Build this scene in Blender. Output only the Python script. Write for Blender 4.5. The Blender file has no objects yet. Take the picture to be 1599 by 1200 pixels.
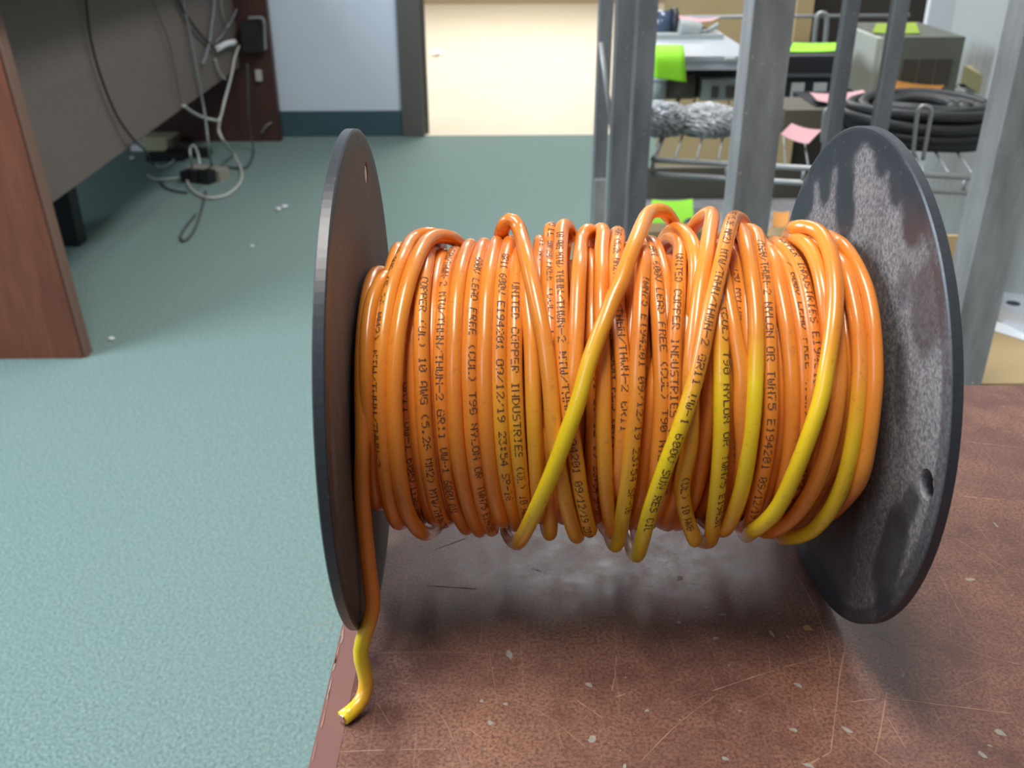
import bpy, bmesh, math, random
from mathutils import Vector, Matrix
random.seed(7)
SC = bpy.context.scene
COL = SC.collection
PI = math.pi

# ------------------------------------------------------------------ camera, world, lights, exposure
F_PX, PITCH, YAW, ROLL = 1512.268, 0.472731, 0.016, -0.002005
CAM = Vector((0.039845, -0.267228, 0.209776))
FW = Vector((math.sin(YAW)*math.cos(PITCH), math.cos(YAW)*math.cos(PITCH), -math.sin(PITCH)))
_rt = Vector((math.cos(YAW), -math.sin(YAW), 0)); _up = _rt.cross(FW)
RT = _rt*math.cos(ROLL) + _up*math.sin(ROLL); UP = RT.cross(FW)
cd = bpy.data.cameras.new('camera'); cam = bpy.data.objects.new('camera', cd); COL.objects.link(cam)
m = Matrix((RT, UP, -FW)).transposed().to_4x4(); m.translation = CAM
cam.matrix_world = m
cd.sensor_width = 36.0; cd.lens = F_PX/1599*36; cd.clip_start = 0.01; cd.clip_end = 60
cd.dof.use_dof = True; cd.dof.focus_distance = 0.30; cd.dof.aperture_fstop = 26
SC.camera = cam

SC.view_settings.view_transform = 'Standard'; SC.view_settings.look = 'None'
SC.view_settings.gamma = 1.0; SC.view_settings.use_curve_mapping = False
SC.view_settings.exposure = 0.0

w = bpy.data.worlds.new('World'); SC.world = w; w.use_nodes = True
bg = w.node_tree.nodes['Background']; bg.inputs[0].default_value = (0.74, 0.86, 1.0, 1); bg.inputs[1].default_value = 0.11

def area(name, loc, target, sx, sy, power, color):
    l = bpy.data.lights.new(name, 'AREA'); l.shape = 'RECTANGLE'; l.size = sx; l.size_y = sy
    l.energy = power; l.color = color
    o = bpy.data.objects.new(name, l); COL.objects.link(o); o.location = loc
    d = Vector(target) - Vector(loc)
    o.rotation_euler = d.to_track_quat('-Z', 'Y').to_euler()
    return o
area('fluorescent_light_near', (-0.22, -0.12, 1.80), (-0.22, -0.119, 0), 0.42, 0.95, 36, (1.0, 0.95, 0.88))
area('fluorescent_light_far', (0.45, 2.3, 1.80), (0.45, 2.301, 0), 0.6, 1.2, 42, (0.95, 0.97, 1.0))
area('window_light_left', (-2.1, 0.7, 1.15), (0.2, 0.5, -0.1), 1.4, 1.1, 85, (0.74, 0.87, 1.0))
area('window_light_front', (-1.25, -1.35, 1.45), (0.0, 0.0, 0.0), 1.0, 1.0, 11, (0.62, 0.78, 1.0))
area('fluorescent_light_hall', (0.3, 6.2, 1.80), (0.3, 6.201, 0), 1.6, 3.2, 170, (1.0, 0.97, 0.90))

# ------------------------------------------------------------------ measuring: where a sight line meets a plane of the place
def at(px, py, **k):
    d = FW + RT*((px-799.5)/F_PX) - UP*((py-600)/F_PX)
    (a, v), = k.items(); i = 'xyz'.index(a)
    return CAM + d*((v-CAM[i])/d[i])

# ------------------------------------------------------------------ materials
def mat(name, color, rough=0.6, metal=0.0, noise=0, scale=40.0, bump=0.0, color2=None, coat=0.0, spec=0.5, stretch=(1,1,1), detail=4, emit=None, alpha=1.0, trans=0.0):
    M = bpy.data.materials.new(name); M.use_nodes = True
    nt = M.node_tree; N = nt.nodes; L = nt.links; b = N['Principled BSDF']
    b.inputs['Base Color'].default_value = (*color, 1); b.inputs['Roughness'].default_value = rough
    b.inputs['Metallic'].default_value = metal; b.inputs['Coat Weight'].default_value = coat
    b.inputs['Specular IOR Level'].default_value = spec; b.inputs['Transmission Weight'].default_value = trans
    if noise or bump or color2:
        tc = N.new('ShaderNodeTexCoord'); mp = N.new('ShaderNodeMapping'); mp.inputs['Scale'].default_value = stretch
        nz = N.new('ShaderNodeTexNoise'); nz.inputs['Scale'].default_value = scale; nz.inputs['Detail'].default_value = detail
        L.new(tc.outputs['Object'], mp.inputs[0]); L.new(mp.outputs[0], nz.inputs['Vector'])
        if color2:
            cr = N.new('ShaderNodeValToRGB'); cr.color_ramp.elements[0].position = 0.5-0.5*(1-min(noise, .95)); cr.color_ramp.elements[1].position = 0.5+0.5*(1-min(noise, .95))
            cr.color_ramp.elements[0].color = (*color, 1); cr.color_ramp.elements[1].color = (*color2, 1)
            L.new(nz.outputs['Fac'], cr.inputs[0]); L.new(cr.outputs[0], b.inputs['Base Color'])
        if bump:
            bp = N.new('ShaderNodeBump'); bp.inputs['Strength'].default_value = bump; bp.inputs['Distance'].default_value = 0.002
            L.new(nz.outputs['Fac'], bp.inputs['Height']); L.new(bp.outputs[0], b.inputs['Normal'])
    return M

class G:
    """small helper for hand-built node graphs"""
    def __init__(s, name):
        s.M = bpy.data.materials.new(name); s.M.use_nodes = True; s.nt = s.M.node_tree; s.b = s.nt.nodes['Principled BSDF']
    def n(s, t, **k):
        x = s.nt.nodes.new('ShaderNode'+t)
        for a, v in k.items(): setattr(x, a, v)
        return x
    def l(s, a, b): s.nt.links.new(a, b)
    def tex(s, kind, scale, stretch=(1,1,1), rot=(0,0,0), **inp):
        if not hasattr(s, 'tc'): s.tc = s.n('TexCoord')
        mp = s.n('Mapping'); mp.inputs['Scale'].default_value = stretch; mp.inputs['Rotation'].default_value = rot
        s.l(s.tc.outputs['Object'], mp.inputs[0])
        t = s.n('Tex'+kind); t.inputs['Scale'].default_value = scale
        for a, v in inp.items(): t.inputs[a].default_value = v
        s.l(mp.outputs[0], t.inputs['Vector']); return t
    def ramp(s, src, stops):
        r = s.n('ValToRGB'); e = r.color_ramp.elements
        while len(e) < len(stops): e.new(0.5)
        for el, (p, c) in zip(e, stops): el.position = p; el.color = (*c, 1) if not isinstance(c, (int, float)) else (c, c, c, 1)
        s.l(src, r.inputs[0]); return r.outputs[0]
    def mix(s, f, a, b, mode='MIX'):
        x = s.n('MixRGB', blend_type=mode)
        for i, v in ((0, f), (1, a), (2, b)):
            if hasattr(v, 'is_linked'): s.l(v, x.inputs[i])
            elif isinstance(v, (int, float)): x.inputs[i].default_value = v if i == 0 else (v, v, v, 1)
            else: x.inputs[i].default_value = (*v, 1)
        return x.outputs[0]
    def math(s, op, a, b=0.0):
        x = s.n('Math', operation=op)
        for i, v in ((0, a), (1, b)):
            if hasattr(v, 'is_linked'): s.l(v, x.inputs[i])
            else: x.inputs[i].default_value = v
        return x.outputs[0]
    def attr(s, name): x = s.n('Attribute', attribute_name=name); return x.outputs['Fac']
    def out(s, color, rough, bump=None, bstr=0.3, bdist=0.001):
        for v, k in ((color, 'Base Color'), (rough, 'Roughness')):
            if hasattr(v, 'is_linked'): s.l(v, s.b.inputs[k])
            else: s.b.inputs[k].default_value = v if k == 'Roughness' else (*v, 1)
        if bump is not None:
            bp = s.n('Bump'); bp.inputs['Strength'].default_value = bstr; bp.inputs['Distance'].default_value = bdist
            s.l(bump, bp.inputs['Height']); s.l(bp.outputs[0], s.b.inputs['Normal'])
        return s.M

def carpet_mat():
    g = G('teal_carpet')
    a = g.tex('Noise', 260, Detail=3.0); v = g.tex('Voronoi', 190); big = g.tex('Noise', 2.2, Detail=3.0); sp = g.tex('Noise', 420, Detail=1.0)
    c = g.ramp(a.outputs['Fac'], [(0.32, (0.105, 0.172, 0.158)), (0.68, (0.260, 0.355, 0.325))])
    c = g.mix(g.ramp(big.outputs['Fac'], [(0.35, 0.0), (0.7, 0.30)]), c, (0.19, 0.265, 0.235))
    c = g.mix(g.ramp(sp.outputs['Fac'], [(0.62, 0.0), (0.72, 0.5)]), c, (0.36, 0.44, 0.42))
    h = g.mix(0.5, a.outputs['Fac'], v.outputs['Distance'])
    g.b.inputs['Specular IOR Level'].default_value = 0.15
    return g.out(c, 0.95, h, 0.8, 0.004)

def table_mat():
    g = G('scratched_laminate')
    a = g.tex('Noise', 26, Detail=8.0, Roughness=0.65); f = g.tex('Noise', 1000, Detail=4.0, Roughness=0.7); mid = g.tex('Noise', 110, Detail=6.0, Roughness=0.7)
    c = g.ramp(a.outputs['Fac'], [(0.30, (0.110, 0.047, 0.036)), (0.52, (0.190, 0.084, 0.060)), (0.74, (0.33, 0.155, 0.090))])
    c = g.mix(g.ramp(mid.outputs['Fac'], [(0.40, 0.0), (0.72, 0.6)]), c, (0.33, 0.160, 0.100))
    c = g.mix(g.ramp(f.outputs['Fac'], [(0.38, 0.85), (0.58, 0.0)]), c, (0.080, 0.032, 0.026))
    for rot, sc in ((0.35, 950), (1.25, 800), (2.2, 1000), (2.75, 850), (1.72, 700), (0.8, 900)):
        s = g.tex('Noise', sc, (1, 0.03, 1), (0, 0, rot), Detail=3.0, Roughness=0.6)
        c = g.mix(g.ramp(s.outputs['Fac'], [(0.66, 0.0), (0.72, 0.30)]), c, (0.36, 0.20, 0.13))
    # worn film: patches of bare shine and haze
    r = g.ramp(mid.outputs['Fac'], [(0.3, 0.34), (0.7, 0.52)])
    g.b.inputs['Specular IOR Level'].default_value = 0.55
    return g.out(c, r, f.outputs['Fac'], 0.12, 0.0004)

def flange_mat():
    g = G('dusty_black_plastic')
    d = g.attr('dust'); f = g.tex('Noise', 900, Detail=3.0, Roughness=0.7); st = g.tex('Noise', 60, (1, 1, 0.15), Detail=4.0)
    dd = g.math('MULTIPLY', d, g.ramp(f.outputs['Fac'], [(0.36, 0.25), (0.64, 1.0)]))
    dd = g.math('MULTIPLY', dd, g.ramp(st.outputs['Fac'], [(0.3, 0.65), (0.6, 1.0)]))
    sp = g.tex('Voronoi', 240); 
    c = g.mix(dd, (0.034, 0.039, 0.048), (0.290, 0.268, 0.256))
    c = g.mix(g.ramp(sp.outputs['Distance'], [(0.05, 0.5), (0.09, 0.0)]), c, (0.23, 0.21, 0.20))
    r = g.ramp(dd, [(0.0, 0.34), (0.6, 0.85)])
    return g.out(c, r, f.outputs['Fac'], 0.08, 0.0003)

def wire_mat():
    g = G('orange_nylon_jacket')
    fade = g.attr('fade'); n = g.tex('Noise', 28, Detail=2.0); n2 = g.tex('Noise', 500, Detail=2.0)
    c = g.ramp(n.outputs['Fac'], [(0.30, (0.77, 0.215, 0.026)), (0.70, (0.87, 0.315, 0.036))])
    ff = g.math('MULTIPLY', fade, g.ramp(n.outputs['Fac'], [(0.2, 0.8), (0.6, 1.0)]))
    c = g.mix(ff, c, (0.93, 0.70, 0.016))
    c = g.mix(g.ramp(n2.outputs['Fac'], [(0.60, 0.0), (0.75, 0.25)]), c, (0.25, 0.10, 0.04))
    g.b.inputs['Coat Weight'].default_value = 0.5; g.b.inputs['Coat Roughness'].default_value = 0.16
    g.b.inputs['Subsurface Weight'].default_value = 0.0
    return g.out(c, 0.30)

def steel_mat(name, base, rough=0.42):
    g = G(name)
    a = g.tex('Noise', 24, (1, 1, 0.25), Detail=5.0, Roughness=0.6); f = g.tex('Noise', 300, Detail=2.0)
    d = tuple(x*0.55 for x in base)
    c = g.ramp(a.outputs['Fac'], [(0.35, d), (0.65, base)])
    c = g.mix(g.ramp(f.outputs['Fac'], [(0.68, 0.0), (0.74, 0.6)]), c, (0.75, 0.78, 0.80))
    g.b.inputs['Metallic'].default_value = 0.25
    return g.out(c, rough)

def wood_mat(name, c1, c2, rough=0.42):
    g = G(name)
    a = g.tex('Noise', 9, (3, 3, 0.35), Detail=6.0, Roughness=0.6); b = g.tex('Noise', 60, (3, 3, 0.2), Detail=3.0)
    c = g.ramp(a.outputs['Fac'], [(0.3, c1), (0.7, c2)])
    c = g.mix(g.ramp(b.outputs['Fac'], [(0.4, 0.25), (0.6, 0.0)]), c, tuple(x*0.5 for x in c1))
    return g.out(c, rough)

M = dict(
 carpet=carpet_mat(), table=table_mat(), flange=flange_mat(), wire=wire_mat(),
 steel=steel_mat('galvanized_steel', (0.43, 0.415, 0.405)), steel_dark=steel_mat('dull_steel', (0.20, 0.20, 0.205), 0.5),
 zinc=mat('thin_zinc_wire', (0.36, 0.36, 0.35), 0.45, 0.6),
 ink=mat('brown_black_ink', (0.135, 0.048, 0.022), 0.6), copper=mat('bare_copper', (0.75, 0.55, 0.42), 0.3, 1.0),
 core=mat('black_core', (0.02, 0.02, 0.022), 0.6),
 scratch=mat('bare_scratch', (0.40, 0.225, 0.150), 0.7, color2=(0.30, 0.15, 0.10), noise=0.3, scale=300), chip=mat('grey_chip', (0.36, 0.33, 0.28), 0.8, color2=(0.24, 0.20, 0.17), noise=0.4, scale=500),
 scuff=mat('dark_scuff', (0.05, 0.035, 0.04), 0.7), spot=mat('tan_spot', (0.42, 0.22, 0.09), 0.7),
 band=mat('worn_lit_edge_band', (0.215, 0.098, 0.082), 0.5, color2=(0.175, 0.076, 0.064), noise=0.3, scale=60, stretch=(1, .2, 1)),  # worn edge; its lighter pink also holds the light falling along it
 wall=mat('white_paint', (0.66, 0.74, 0.84), 0.9, color2=(0.69, 0.77, 0.87), noise=0.2, scale=5),
 ribbed=mat('pale_ribbed_panel', (0.43, 0.44, 0.43), 0.75), base=mat('teal_rubber_base', (0.035, 0.085, 0.105), 0.6, color2=(0.05, 0.105, 0.125), noise=0.3, scale=6),
 frame=mat('dark_door_frame', (0.11, 0.105, 0.092), 0.5), hallfloor=mat('cream_vinyl', (0.74, 0.66, 0.51), 0.35, color2=(0.80, 0.73, 0.60), noise=0.3, scale=3),
 hallwall=mat('tan_paint', (0.35, 0.27, 0.17), 0.8), card=mat('brown_cardboard', (0.46, 0.32, 0.15), 0.85, color2=(0.52, 0.37, 0.19), noise=0.3, scale=6),
 desk=wood_mat('red_brown_wood', (0.155, 0.045, 0.024), (0.22, 0.070, 0.036)), deskdark=wood_mat('dark_red_wood', (0.060, 0.028, 0.023), (0.085, 0.038, 0.031)), deskedge=mat('worn_wood_edge', (0.18, 0.095, 0.065), 0.6),
 modesty=mat('grey_brown_panel', (0.125, 0.098, 0.082), 0.75, color2=(0.150, 0.118, 0.102), noise=0.3, scale=30),
 black=mat('black_plastic', (0.015, 0.016, 0.018), 0.5), blackcable=mat('black_cable', (0.02, 0.02, 0.02), 0.5), greycable=mat('grey_cable', (0.23, 0.24, 0.25), 0.55), palecable=mat('pale_cable', (0.50, 0.50, 0.46), 0.55), dkcable=mat('dark_grey_cable', (0.07, 0.075, 0.08), 0.6),
 cream=mat('cream_plastic', (0.55, 0.52, 0.33), 0.6), white=mat('white_paper', (0.85, 0.85, 0.86), 0.8), beige=mat('beige_grey_plastic', (0.33, 0.30, 0.25), 0.6),
 green=mat('lime_green_paper', (0.36, 0.86, 0.028), 0.8), yellowgreen=mat('yellow_green_paper', (0.27, 0.38, 0.025), 0.8), pink=mat('pink_paper', (0.74, 0.40, 0.42), 0.8), orange=mat('orange_paper', (0.72, 0.30, 0.06), 0.8),
 silver=mat('silver_metal', (0.58, 0.61, 0.65), 0.35, 0.5), olive=mat('olive_grey_case', (0.105, 0.110, 0.080), 0.6, color2=(0.125, 0.130, 0.098), noise=0.3, scale=20), olivelight=mat('pale_case_edge', (0.45, 0.45, 0.38), 0.6),
 bag=mat('clear_plastic_bag', (0.40, 0.41, 0.43), 0.35, 0.0, color2=(0.27, 0.265, 0.26), noise=0.6, scale=60), brown=mat('dark_brown_board', (0.12, 0.10, 0.075), 0.7), lens=mat('blue_black_glass', (0.06, 0.09, 0.15), 0.2),
 greyplastic=mat('grey_plastic', (0.42, 0.44, 0.42), 0.5), cabinet=mat('dark_cabinet', (0.05, 0.04, 0.03), 0.6), manila=mat('manila_card', (0.34, 0.31, 0.15), 0.8), jadeplug=mat('green_plug', (0.03, 0.20, 0.12), 0.5),
)

# ------------------------------------------------------------------ mesh helpers
def link(name, me, material=None, parent=None, smooth=False):
    o = bpy.data.objects.new(name, me); COL.objects.link(o)
    if material is not None:
        for mm in (material if isinstance(material, (list, tuple)) else [material]): me.materials.append(mm)
    if parent is not None: o.parent = parent
    if smooth:
        for p in me.polygons: p.use_smooth = True
    return o
def tag(o, label, cat, group=None, kind=None):
    o['label'] = label; o['category'] = cat
    if group: o['group'] = group
    if kind: o['kind'] = kind
    return o
def thing(name, label, cat, loc=(0, 0, 0), group=None):
    o = bpy.data.objects.new(name, None); o.empty_display_size = 0.05; COL.objects.link(o); o.location = loc
    return tag(o, label, cat, group)
def obj(name, bm, material, parent=None, bevel=0.0, smooth=False):
    """links a bmesh given in world coordinates; under a thing it is stored relative to the thing's base"""
    if bevel:
        es = [e for e in bm.edges if len(e.link_faces) == 2 and e.calc_face_angle(0) > 0.6]
        bmesh.ops.bevel(bm, geom=es, offset=bevel, segments=2, affect='EDGES', profile=0.6)
    bmesh.ops.recalc_face_normals(bm, faces=bm.faces)
    base = Vector((0, 0, 0)); p = parent
    while p is not None: base += p.location; p = p.parent
    if parent is None and bm.verts:
        vs = [v.co for v in bm.verts]
        base = Vector(((min(v.x for v in vs)+max(v.x for v in vs))/2, (min(v.y for v in vs)+max(v.y for v in vs))/2, min(v.z for v in vs)))
    bmesh.ops.translate(bm, verts=bm.verts, vec=-base)
    me = bpy.data.meshes.new(name); bm.to_mesh(me); bm.free()
    o = link(name, me, material, parent, smooth)
    if parent is None: o.location = base
    return o
def box(bm, x0, x1, y0, y1, z0, z1, mi=0):
    vs = [bm.verts.new((x, y, z)) for z in (z0, z1) for x, y in ((x0, y0), (x1, y0), (x1, y1), (x0, y1))]
    for f in ((0, 3, 2, 1), (4, 5, 6, 7), (0, 1, 5, 4), (1, 2, 6, 5), (2, 3, 7, 6), (3, 0, 4, 7)):
        bm.faces.new([vs[i] for i in f]).material_index = mi
    return vs
def nb(*boxes):
    bm = bmesh.new()
    for b in boxes: box(bm, *b)
    return bm
def smooth_path(pts, n=6):
    P = [Vector(p) for p in pts]; out = []
    for i in range(len(P)-1):
        a, b, c, d = P[max(i-1, 0)], P[i], P[i+1], P[min(i+2, len(P)-1)]
        for k in range(n):
            t = k/n; out.append(0.5*((2*b) + (c-a)*t + (2*a-5*b+4*c-d)*t*t + (3*b-a-3*c+d)*t**3))
    out.append(P[-1]); return out
def tube_into(bm, pts, r, seg=8, mi=0):
    rings = []; prev = None
    for i, p in enumerate(pts):
        t = (pts[min(i+1, len(pts)-1)] - pts[max(i-1, 0)]).normalized()
        u = prev - t*prev.dot(t) if prev is not None else t.orthogonal()
        if u.length < 1e-6: u = t.orthogonal()
        u.normalize(); prev = u; v = t.cross(u)
        rings.append([bm.verts.new(p + (u*math.cos(2*PI*k/seg) + v*math.sin(2*PI*k/seg))*r) for k in range(seg)])
    for a, b in zip(rings, rings[1:]):
        for k in range(seg):
            f = bm.faces.new((a[k], a[(k+1) % seg], b[(k+1) % seg], b[k])); f.smooth = True; f.material_index = mi
    bm.faces.new(rings[0][::-1]).material_index = mi; bm.faces.new(rings[-1]).material_index = mi
def tube(pts, r, seg=8, n=6):
    bm = bmesh.new(); tube_into(bm, smooth_path(pts, n) if n else [Vector(p) for p in pts], r, seg); return bm
def cyl(bm, a, b, r, seg=20, r2=None):
    a, b = Vector(a), Vector(b); t = (b-a).normalized(); u = t.orthogonal().normalized(); v = t.cross(u)
    A = [bm.verts.new(a+(u*math.cos(2*PI*k/seg)+v*math.sin(2*PI*k/seg))*r) for k in range(seg)]
    B = [bm.verts.new(b+(u*math.cos(2*PI*k/seg)+v*math.sin(2*PI*k/seg))*(r2 or r)) for k in range(seg)]
    for k in range(seg): bm.faces.new((A[k], A[(k+1) % seg], B[(k+1) % seg], B[k])).smooth = True
    bm.faces.new(A[::-1]); bm.faces.new(B)
def sheet(bm, corners, thick, n=8, curl=0.0):
    """a piece of paper: bilinear quad of four corners with a slight curl and real thickness"""
    c = [Vector(p) for p in corners]; g0 = []; g1 = []
    nrm = (c[1]-c[0]).cross(c[3]-c[0]).normalized()
    for i in range(n+1):
        a = []; b = []
        for j in range(n+1):
            s, t = i/n, j/n
            p = (c[0]*(1-s)+c[1]*s)*(1-t) + (c[3]*(1-s)+c[2]*s)*t + nrm*curl*(4*(s-.5)**2)
            a.append(bm.verts.new(p + nrm*thick)); b.append(bm.verts.new(p))
        g0.append(a); g1.append(b)
    for i in range(n):
        for j in range(n):
            bm.faces.new((g0[i][j], g0[i+1][j], g0[i+1][j+1], g0[i][j+1])); bm.faces.new((g1[i][j], g1[i][j+1], g1[i+1][j+1], g1[i+1][j]))
    for i in range(n):
        for g in ((0,), (n,)):
            j = g[0]; bm.faces.new((g0[i][j], g1[i][j], g1[i+1][j], g0[i+1][j])); bm.faces.new((g0[j][i], g0[j][i+1], g1[j][i+1], g1[j][i]))

# ------------------------------------------------------------------ the setting
FL = -0.72                      # floor, below the table top at z = 0
YW = 3.87                       # back wall
def struct(name, bm, material):
    o = obj(name, bm, material); o['kind'] = 'structure'; return o
struct('floor', nb((-3.2, 2.4, -1.6, YW, FL-0.05, FL)), M['carpet'])
struct('hall_floor', nb((-2.2, 3.0, YW, 9.15, FL-0.05, FL-0.001)), M['hallfloor'])
struct('wall_hall', nb((-2.2, 3.0, 9.15, 9.25, FL, 1.9)), M['hallwall'])
DX0, DX1 = -0.262, 0.86
struct('wall_back', nb((-3.2, DX0-0.09, YW, YW+0.12, FL, 1.9), (DX1+0.09, 2.4, YW, YW+0.12, FL, 1.9), (DX0-0.09, DX1+0.09, YW, YW+0.12, 1.33, 1.9)), M['wall'])
struct('baseboard_back', nb((-3.2, DX0-0.09, YW-0.008, YW, FL, FL+0.105), (DX1+0.09, 2.4, YW-0.008, YW, FL, FL+0.105)), M['base'])
bm = bmesh.new()
for xa, xb, sgn in ((DX0-0.09, DX0, 1), (DX1, DX1+0.09, -1)):
    box(bm, xa, xb, YW-0.02, YW+0.14, FL, 1.33)
    e = xb if sgn > 0 else xa
    box(bm, e-0.016 if sgn < 0 else e, e if sgn < 0 else e+0.016, YW+0.04, YW+0.08, FL, 1.33)
box(bm, DX0-0.09, DX1+0.09, YW-0.02, YW+0.14, 1.33, 1.42)
struct('door_1', bm, M['frame'])
# pale ribbed wall to the right of the shelves, seen along its length
wa, wb = at(1490, 95, z=-0.1), at(1550, 150, z=-0.1)
wd = (wb-wa).normalized(); wn = Vector((-wd.y, wd.x, 0))
if wn.x < 0: wn = -wn
bm = bmesh.new(); n = 150; p0 = wa - wd*0.10; L = 1.42
cols = []
for i in range(n+1):
    d = 0.0012 if (i // 3) % 2 else 0.0
    p = p0 + wd*(L*i/n) + wn*d
    cols.append([bm.verts.new((p.x, p.y, z)) for z in (FL, 1.9)])
bk = [[bm.verts.new((q.x, q.y, z)) for z in (FL, 1.9)] for q in (p0+wn*0.06, p0+wd*L+wn*0.06)]
for a, b in zip(cols, cols[1:]): bm.faces.new((a[0], b[0], b[1], a[1]))
bm.faces.new((cols[0][0], cols[0][1], bk[0][1], bk[0][0])); bm.faces.new((cols[-1][0], bk[1][0], bk[1][1], cols[-1][1])); bm.faces.new((bk[0][0], bk[0][1], bk[1][1], bk[1][0]))
struct('wall_right', bm, M['ribbed'])

# ------------------------------------------------------------------ work table
TX0, TXR, TY0, TY1 = -0.0113, 0.45, -0.42, 0.1442
def Lx(y): return TX0 + (y+0.05)*0.0221     # the left edge runs a little askew to the spool
tb = thing('work_table', 'scratched red-brown table with worn edges under the wire spool', 'table', (0.3, -0.14, FL))
bm = bmesh.new()
v = [bm.verts.new((x, y, z)) for z in (-0.028, 0) for x, y in ((Lx(TY0)+0.0075, TY0), (TXR, TY0), (TXR, TY1-0.012), (Lx(TY1)+0.0075, TY1))]
for f in ((0, 3, 2, 1), (4, 5, 6, 7), (0, 1, 5, 4), (1, 2, 6, 5), (2, 3, 7, 6), (3, 0, 4, 7)): bm.faces.new([v[i] for i in f])
def scratch(pts, wd, mi, h=0.00005):
    P = [at(a, b, z=h) for a, b in pts]
    P = smooth_path(P, 8) if len(P) > 2 else [P[0].lerp(P[1], k/8) for k in range(9)]
    prev = None
    for i, p in enumerate(P):
        t = (P[min(i+1, len(P)-1)]-P[max(i-1, 0)]).normalized(); nn = Vector((-t.y, t.x, 0))
        ww = wd*(0.35+0.65*random.random())*(0.4 if i in (0, len(P)-1) else 1)
        cur = (bm.verts.new(p+nn*ww), bm.verts.new(p-nn*ww))
        if prev and random.random() > 0.08: bm.faces.new((prev[0], prev[1], cur[1], cur[0])).material_index = mi
        prev = cur
for pts, wd_, mi in (
 ([(1217,865),(1260,925),(1290,995),(1297,1040)], .00022, 1), ([(1325,990),(1312,1050),(1305,1110),(1297,1175)], .00028, 1), ([(1297,1175),(1262,1195)], .0004, 1),
 ([(960,1090),(995,1077)], .0003, 1), ([(1105,1082),(1200,1050),(1285,1025)], .00022, 1), ([(1325,1097),(1385,1092),(1460,1100),(1580,1115)], .00025, 1),
 ([(1385,1080),(1375,1140),(1367,1175)], .0003, 1), ([(1310,1130),(1330,1150),(1395,1197)], .00022, 1), ([(1460,885),(1520,995)], .00015, 1), ([(1385,1120),(1415,1170)], .0002, 1),
 ([(960,975),(962,1040),(955,1080)], .00018, 1), ([(590,1020),(700,1019),(800,1025)], .00014, 1), ([(510,1175),(600,1172),(690,1170)], .0002, 1), ([(895,1090),(945,1125)], .0003, 1),
 ([(670,862),(730,840)], .00025, 3), ([(665,915),(745,920)], .0003, 3), ([(720,1130),(755,1155)], .0002, 1), ([(590,1100),(612,1136)], .00012, 1), ([(830,888),(845,893)], .0003, 3),
 ([(1510,690),(1599,700)], .0003, 1), ([(1500,775),(1570,782)], .0005, 1), ([(1490,840),(1599,905)], .0002, 1), ([(1000,1190),(1060,1130),(1120,1085)], .00016, 1), ([(1400,940),(1500,1010),(1599,1040)], .00014, 1), ([(760,1080),(840,1110),(930,1180)], .00014, 1), ([(640,1080),(690,1120),(720,1190)], .00013, 1)):
    scratch(pts, wd_, mi)
for k in range(70):
    x, y, a, l = random.uniform(520, 1599), random.uniform(880, 1200), random.choice((0.2, 0.35, 2.6, 1.3, 1.0, 2.9))+random.uniform(-.2, .2), random.uniform(15, 90)
    scratch([(x, y), (x+l*math.cos(a), y+l*math.sin(a))], random.uniform(.00004, .00011), 1)
def chip(px, py, w_, h_, mi=2, rot=None):
    c = at(px, py, z=0.00007); rot = random.uniform(0, PI) if rot is None else rot; n_ = 9; vs = []
    for k in range(n_):
        a = 2*PI*k/n_; q = random.uniform(0.6, 1.1); x, y = w_*q*math.cos(a), h_*q*math.sin(a)
        vs.append(bm.verts.new((c.x+x*math.cos(rot)-y*math.sin(rot), c.y+x*math.sin(rot)+y*math.cos(rot), c.z)))
    bm.faces.new(vs).material_index = mi
for px, py, w_, h_, *r in ((1515,905,.0022,.001,0), (1555,820,.0005,.0022,0), (1205,990,.0007,.002,.2), (1230,995,.0004,.001,.2), (1245,1070,.0016,.0008,2.3), (1322,1140,.0024,.0007,2.4), (1238,1140,.0013,.0009), (1010,1110,.001,.0006), (1132,1185,.0012,.0008), (1262,1196,.002,.0008), (1562,1145,.0018,.0011), (1535,1180,.0016,.0008,2), (1117,997,.0012,.0006), (1060,972,.001,.0008), (1062,903,.0016,.0011), (1567,635,.0008,.0005), (1410,1055,.0014,.0006), (975,1198,.0012,.0006), (795,1022,.0012,.0024,.1), (766,1130,.0011,.0009), (925,1155,.0014,.0013), (752,1095,.0007,.0008), (790,1100,.0009,.0006), (920,1070,.0018,.0009), (1155,1110,.0006,.0003), (1100,950,.002,.0005,0.1), (1130,960,.0014,.0004,0.2), (1545,1165,.0008,.0004), (1580,930,.0006,.0004), (1519,598,.0007,.0004, 0)):
    chip(px, py, w_, h_, 2, *r)
chip(1260, 981, .002, .0017, 4)
for k in range(60): chip(random.uniform(530, 1599), random.uniform(860, 1200), random.uniform(.0001, .0004), random.uniform(.0001, .0004), random.choice((2, 2, 1, 3)))
obj('table_top', bm, [M['table'], M['scratch'], M['chip'], M['scuff'], M['spot']], tb)
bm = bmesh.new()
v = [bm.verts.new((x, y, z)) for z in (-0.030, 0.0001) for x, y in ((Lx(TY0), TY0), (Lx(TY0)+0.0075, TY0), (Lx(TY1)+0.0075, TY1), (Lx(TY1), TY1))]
for f in ((0, 3, 2, 1), (4, 5, 6, 7), (0, 1, 5, 4), (1, 2, 6, 5), (2, 3, 7, 6), (3, 0, 4, 7)): bm.faces.new([v[i] for i in f])
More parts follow.
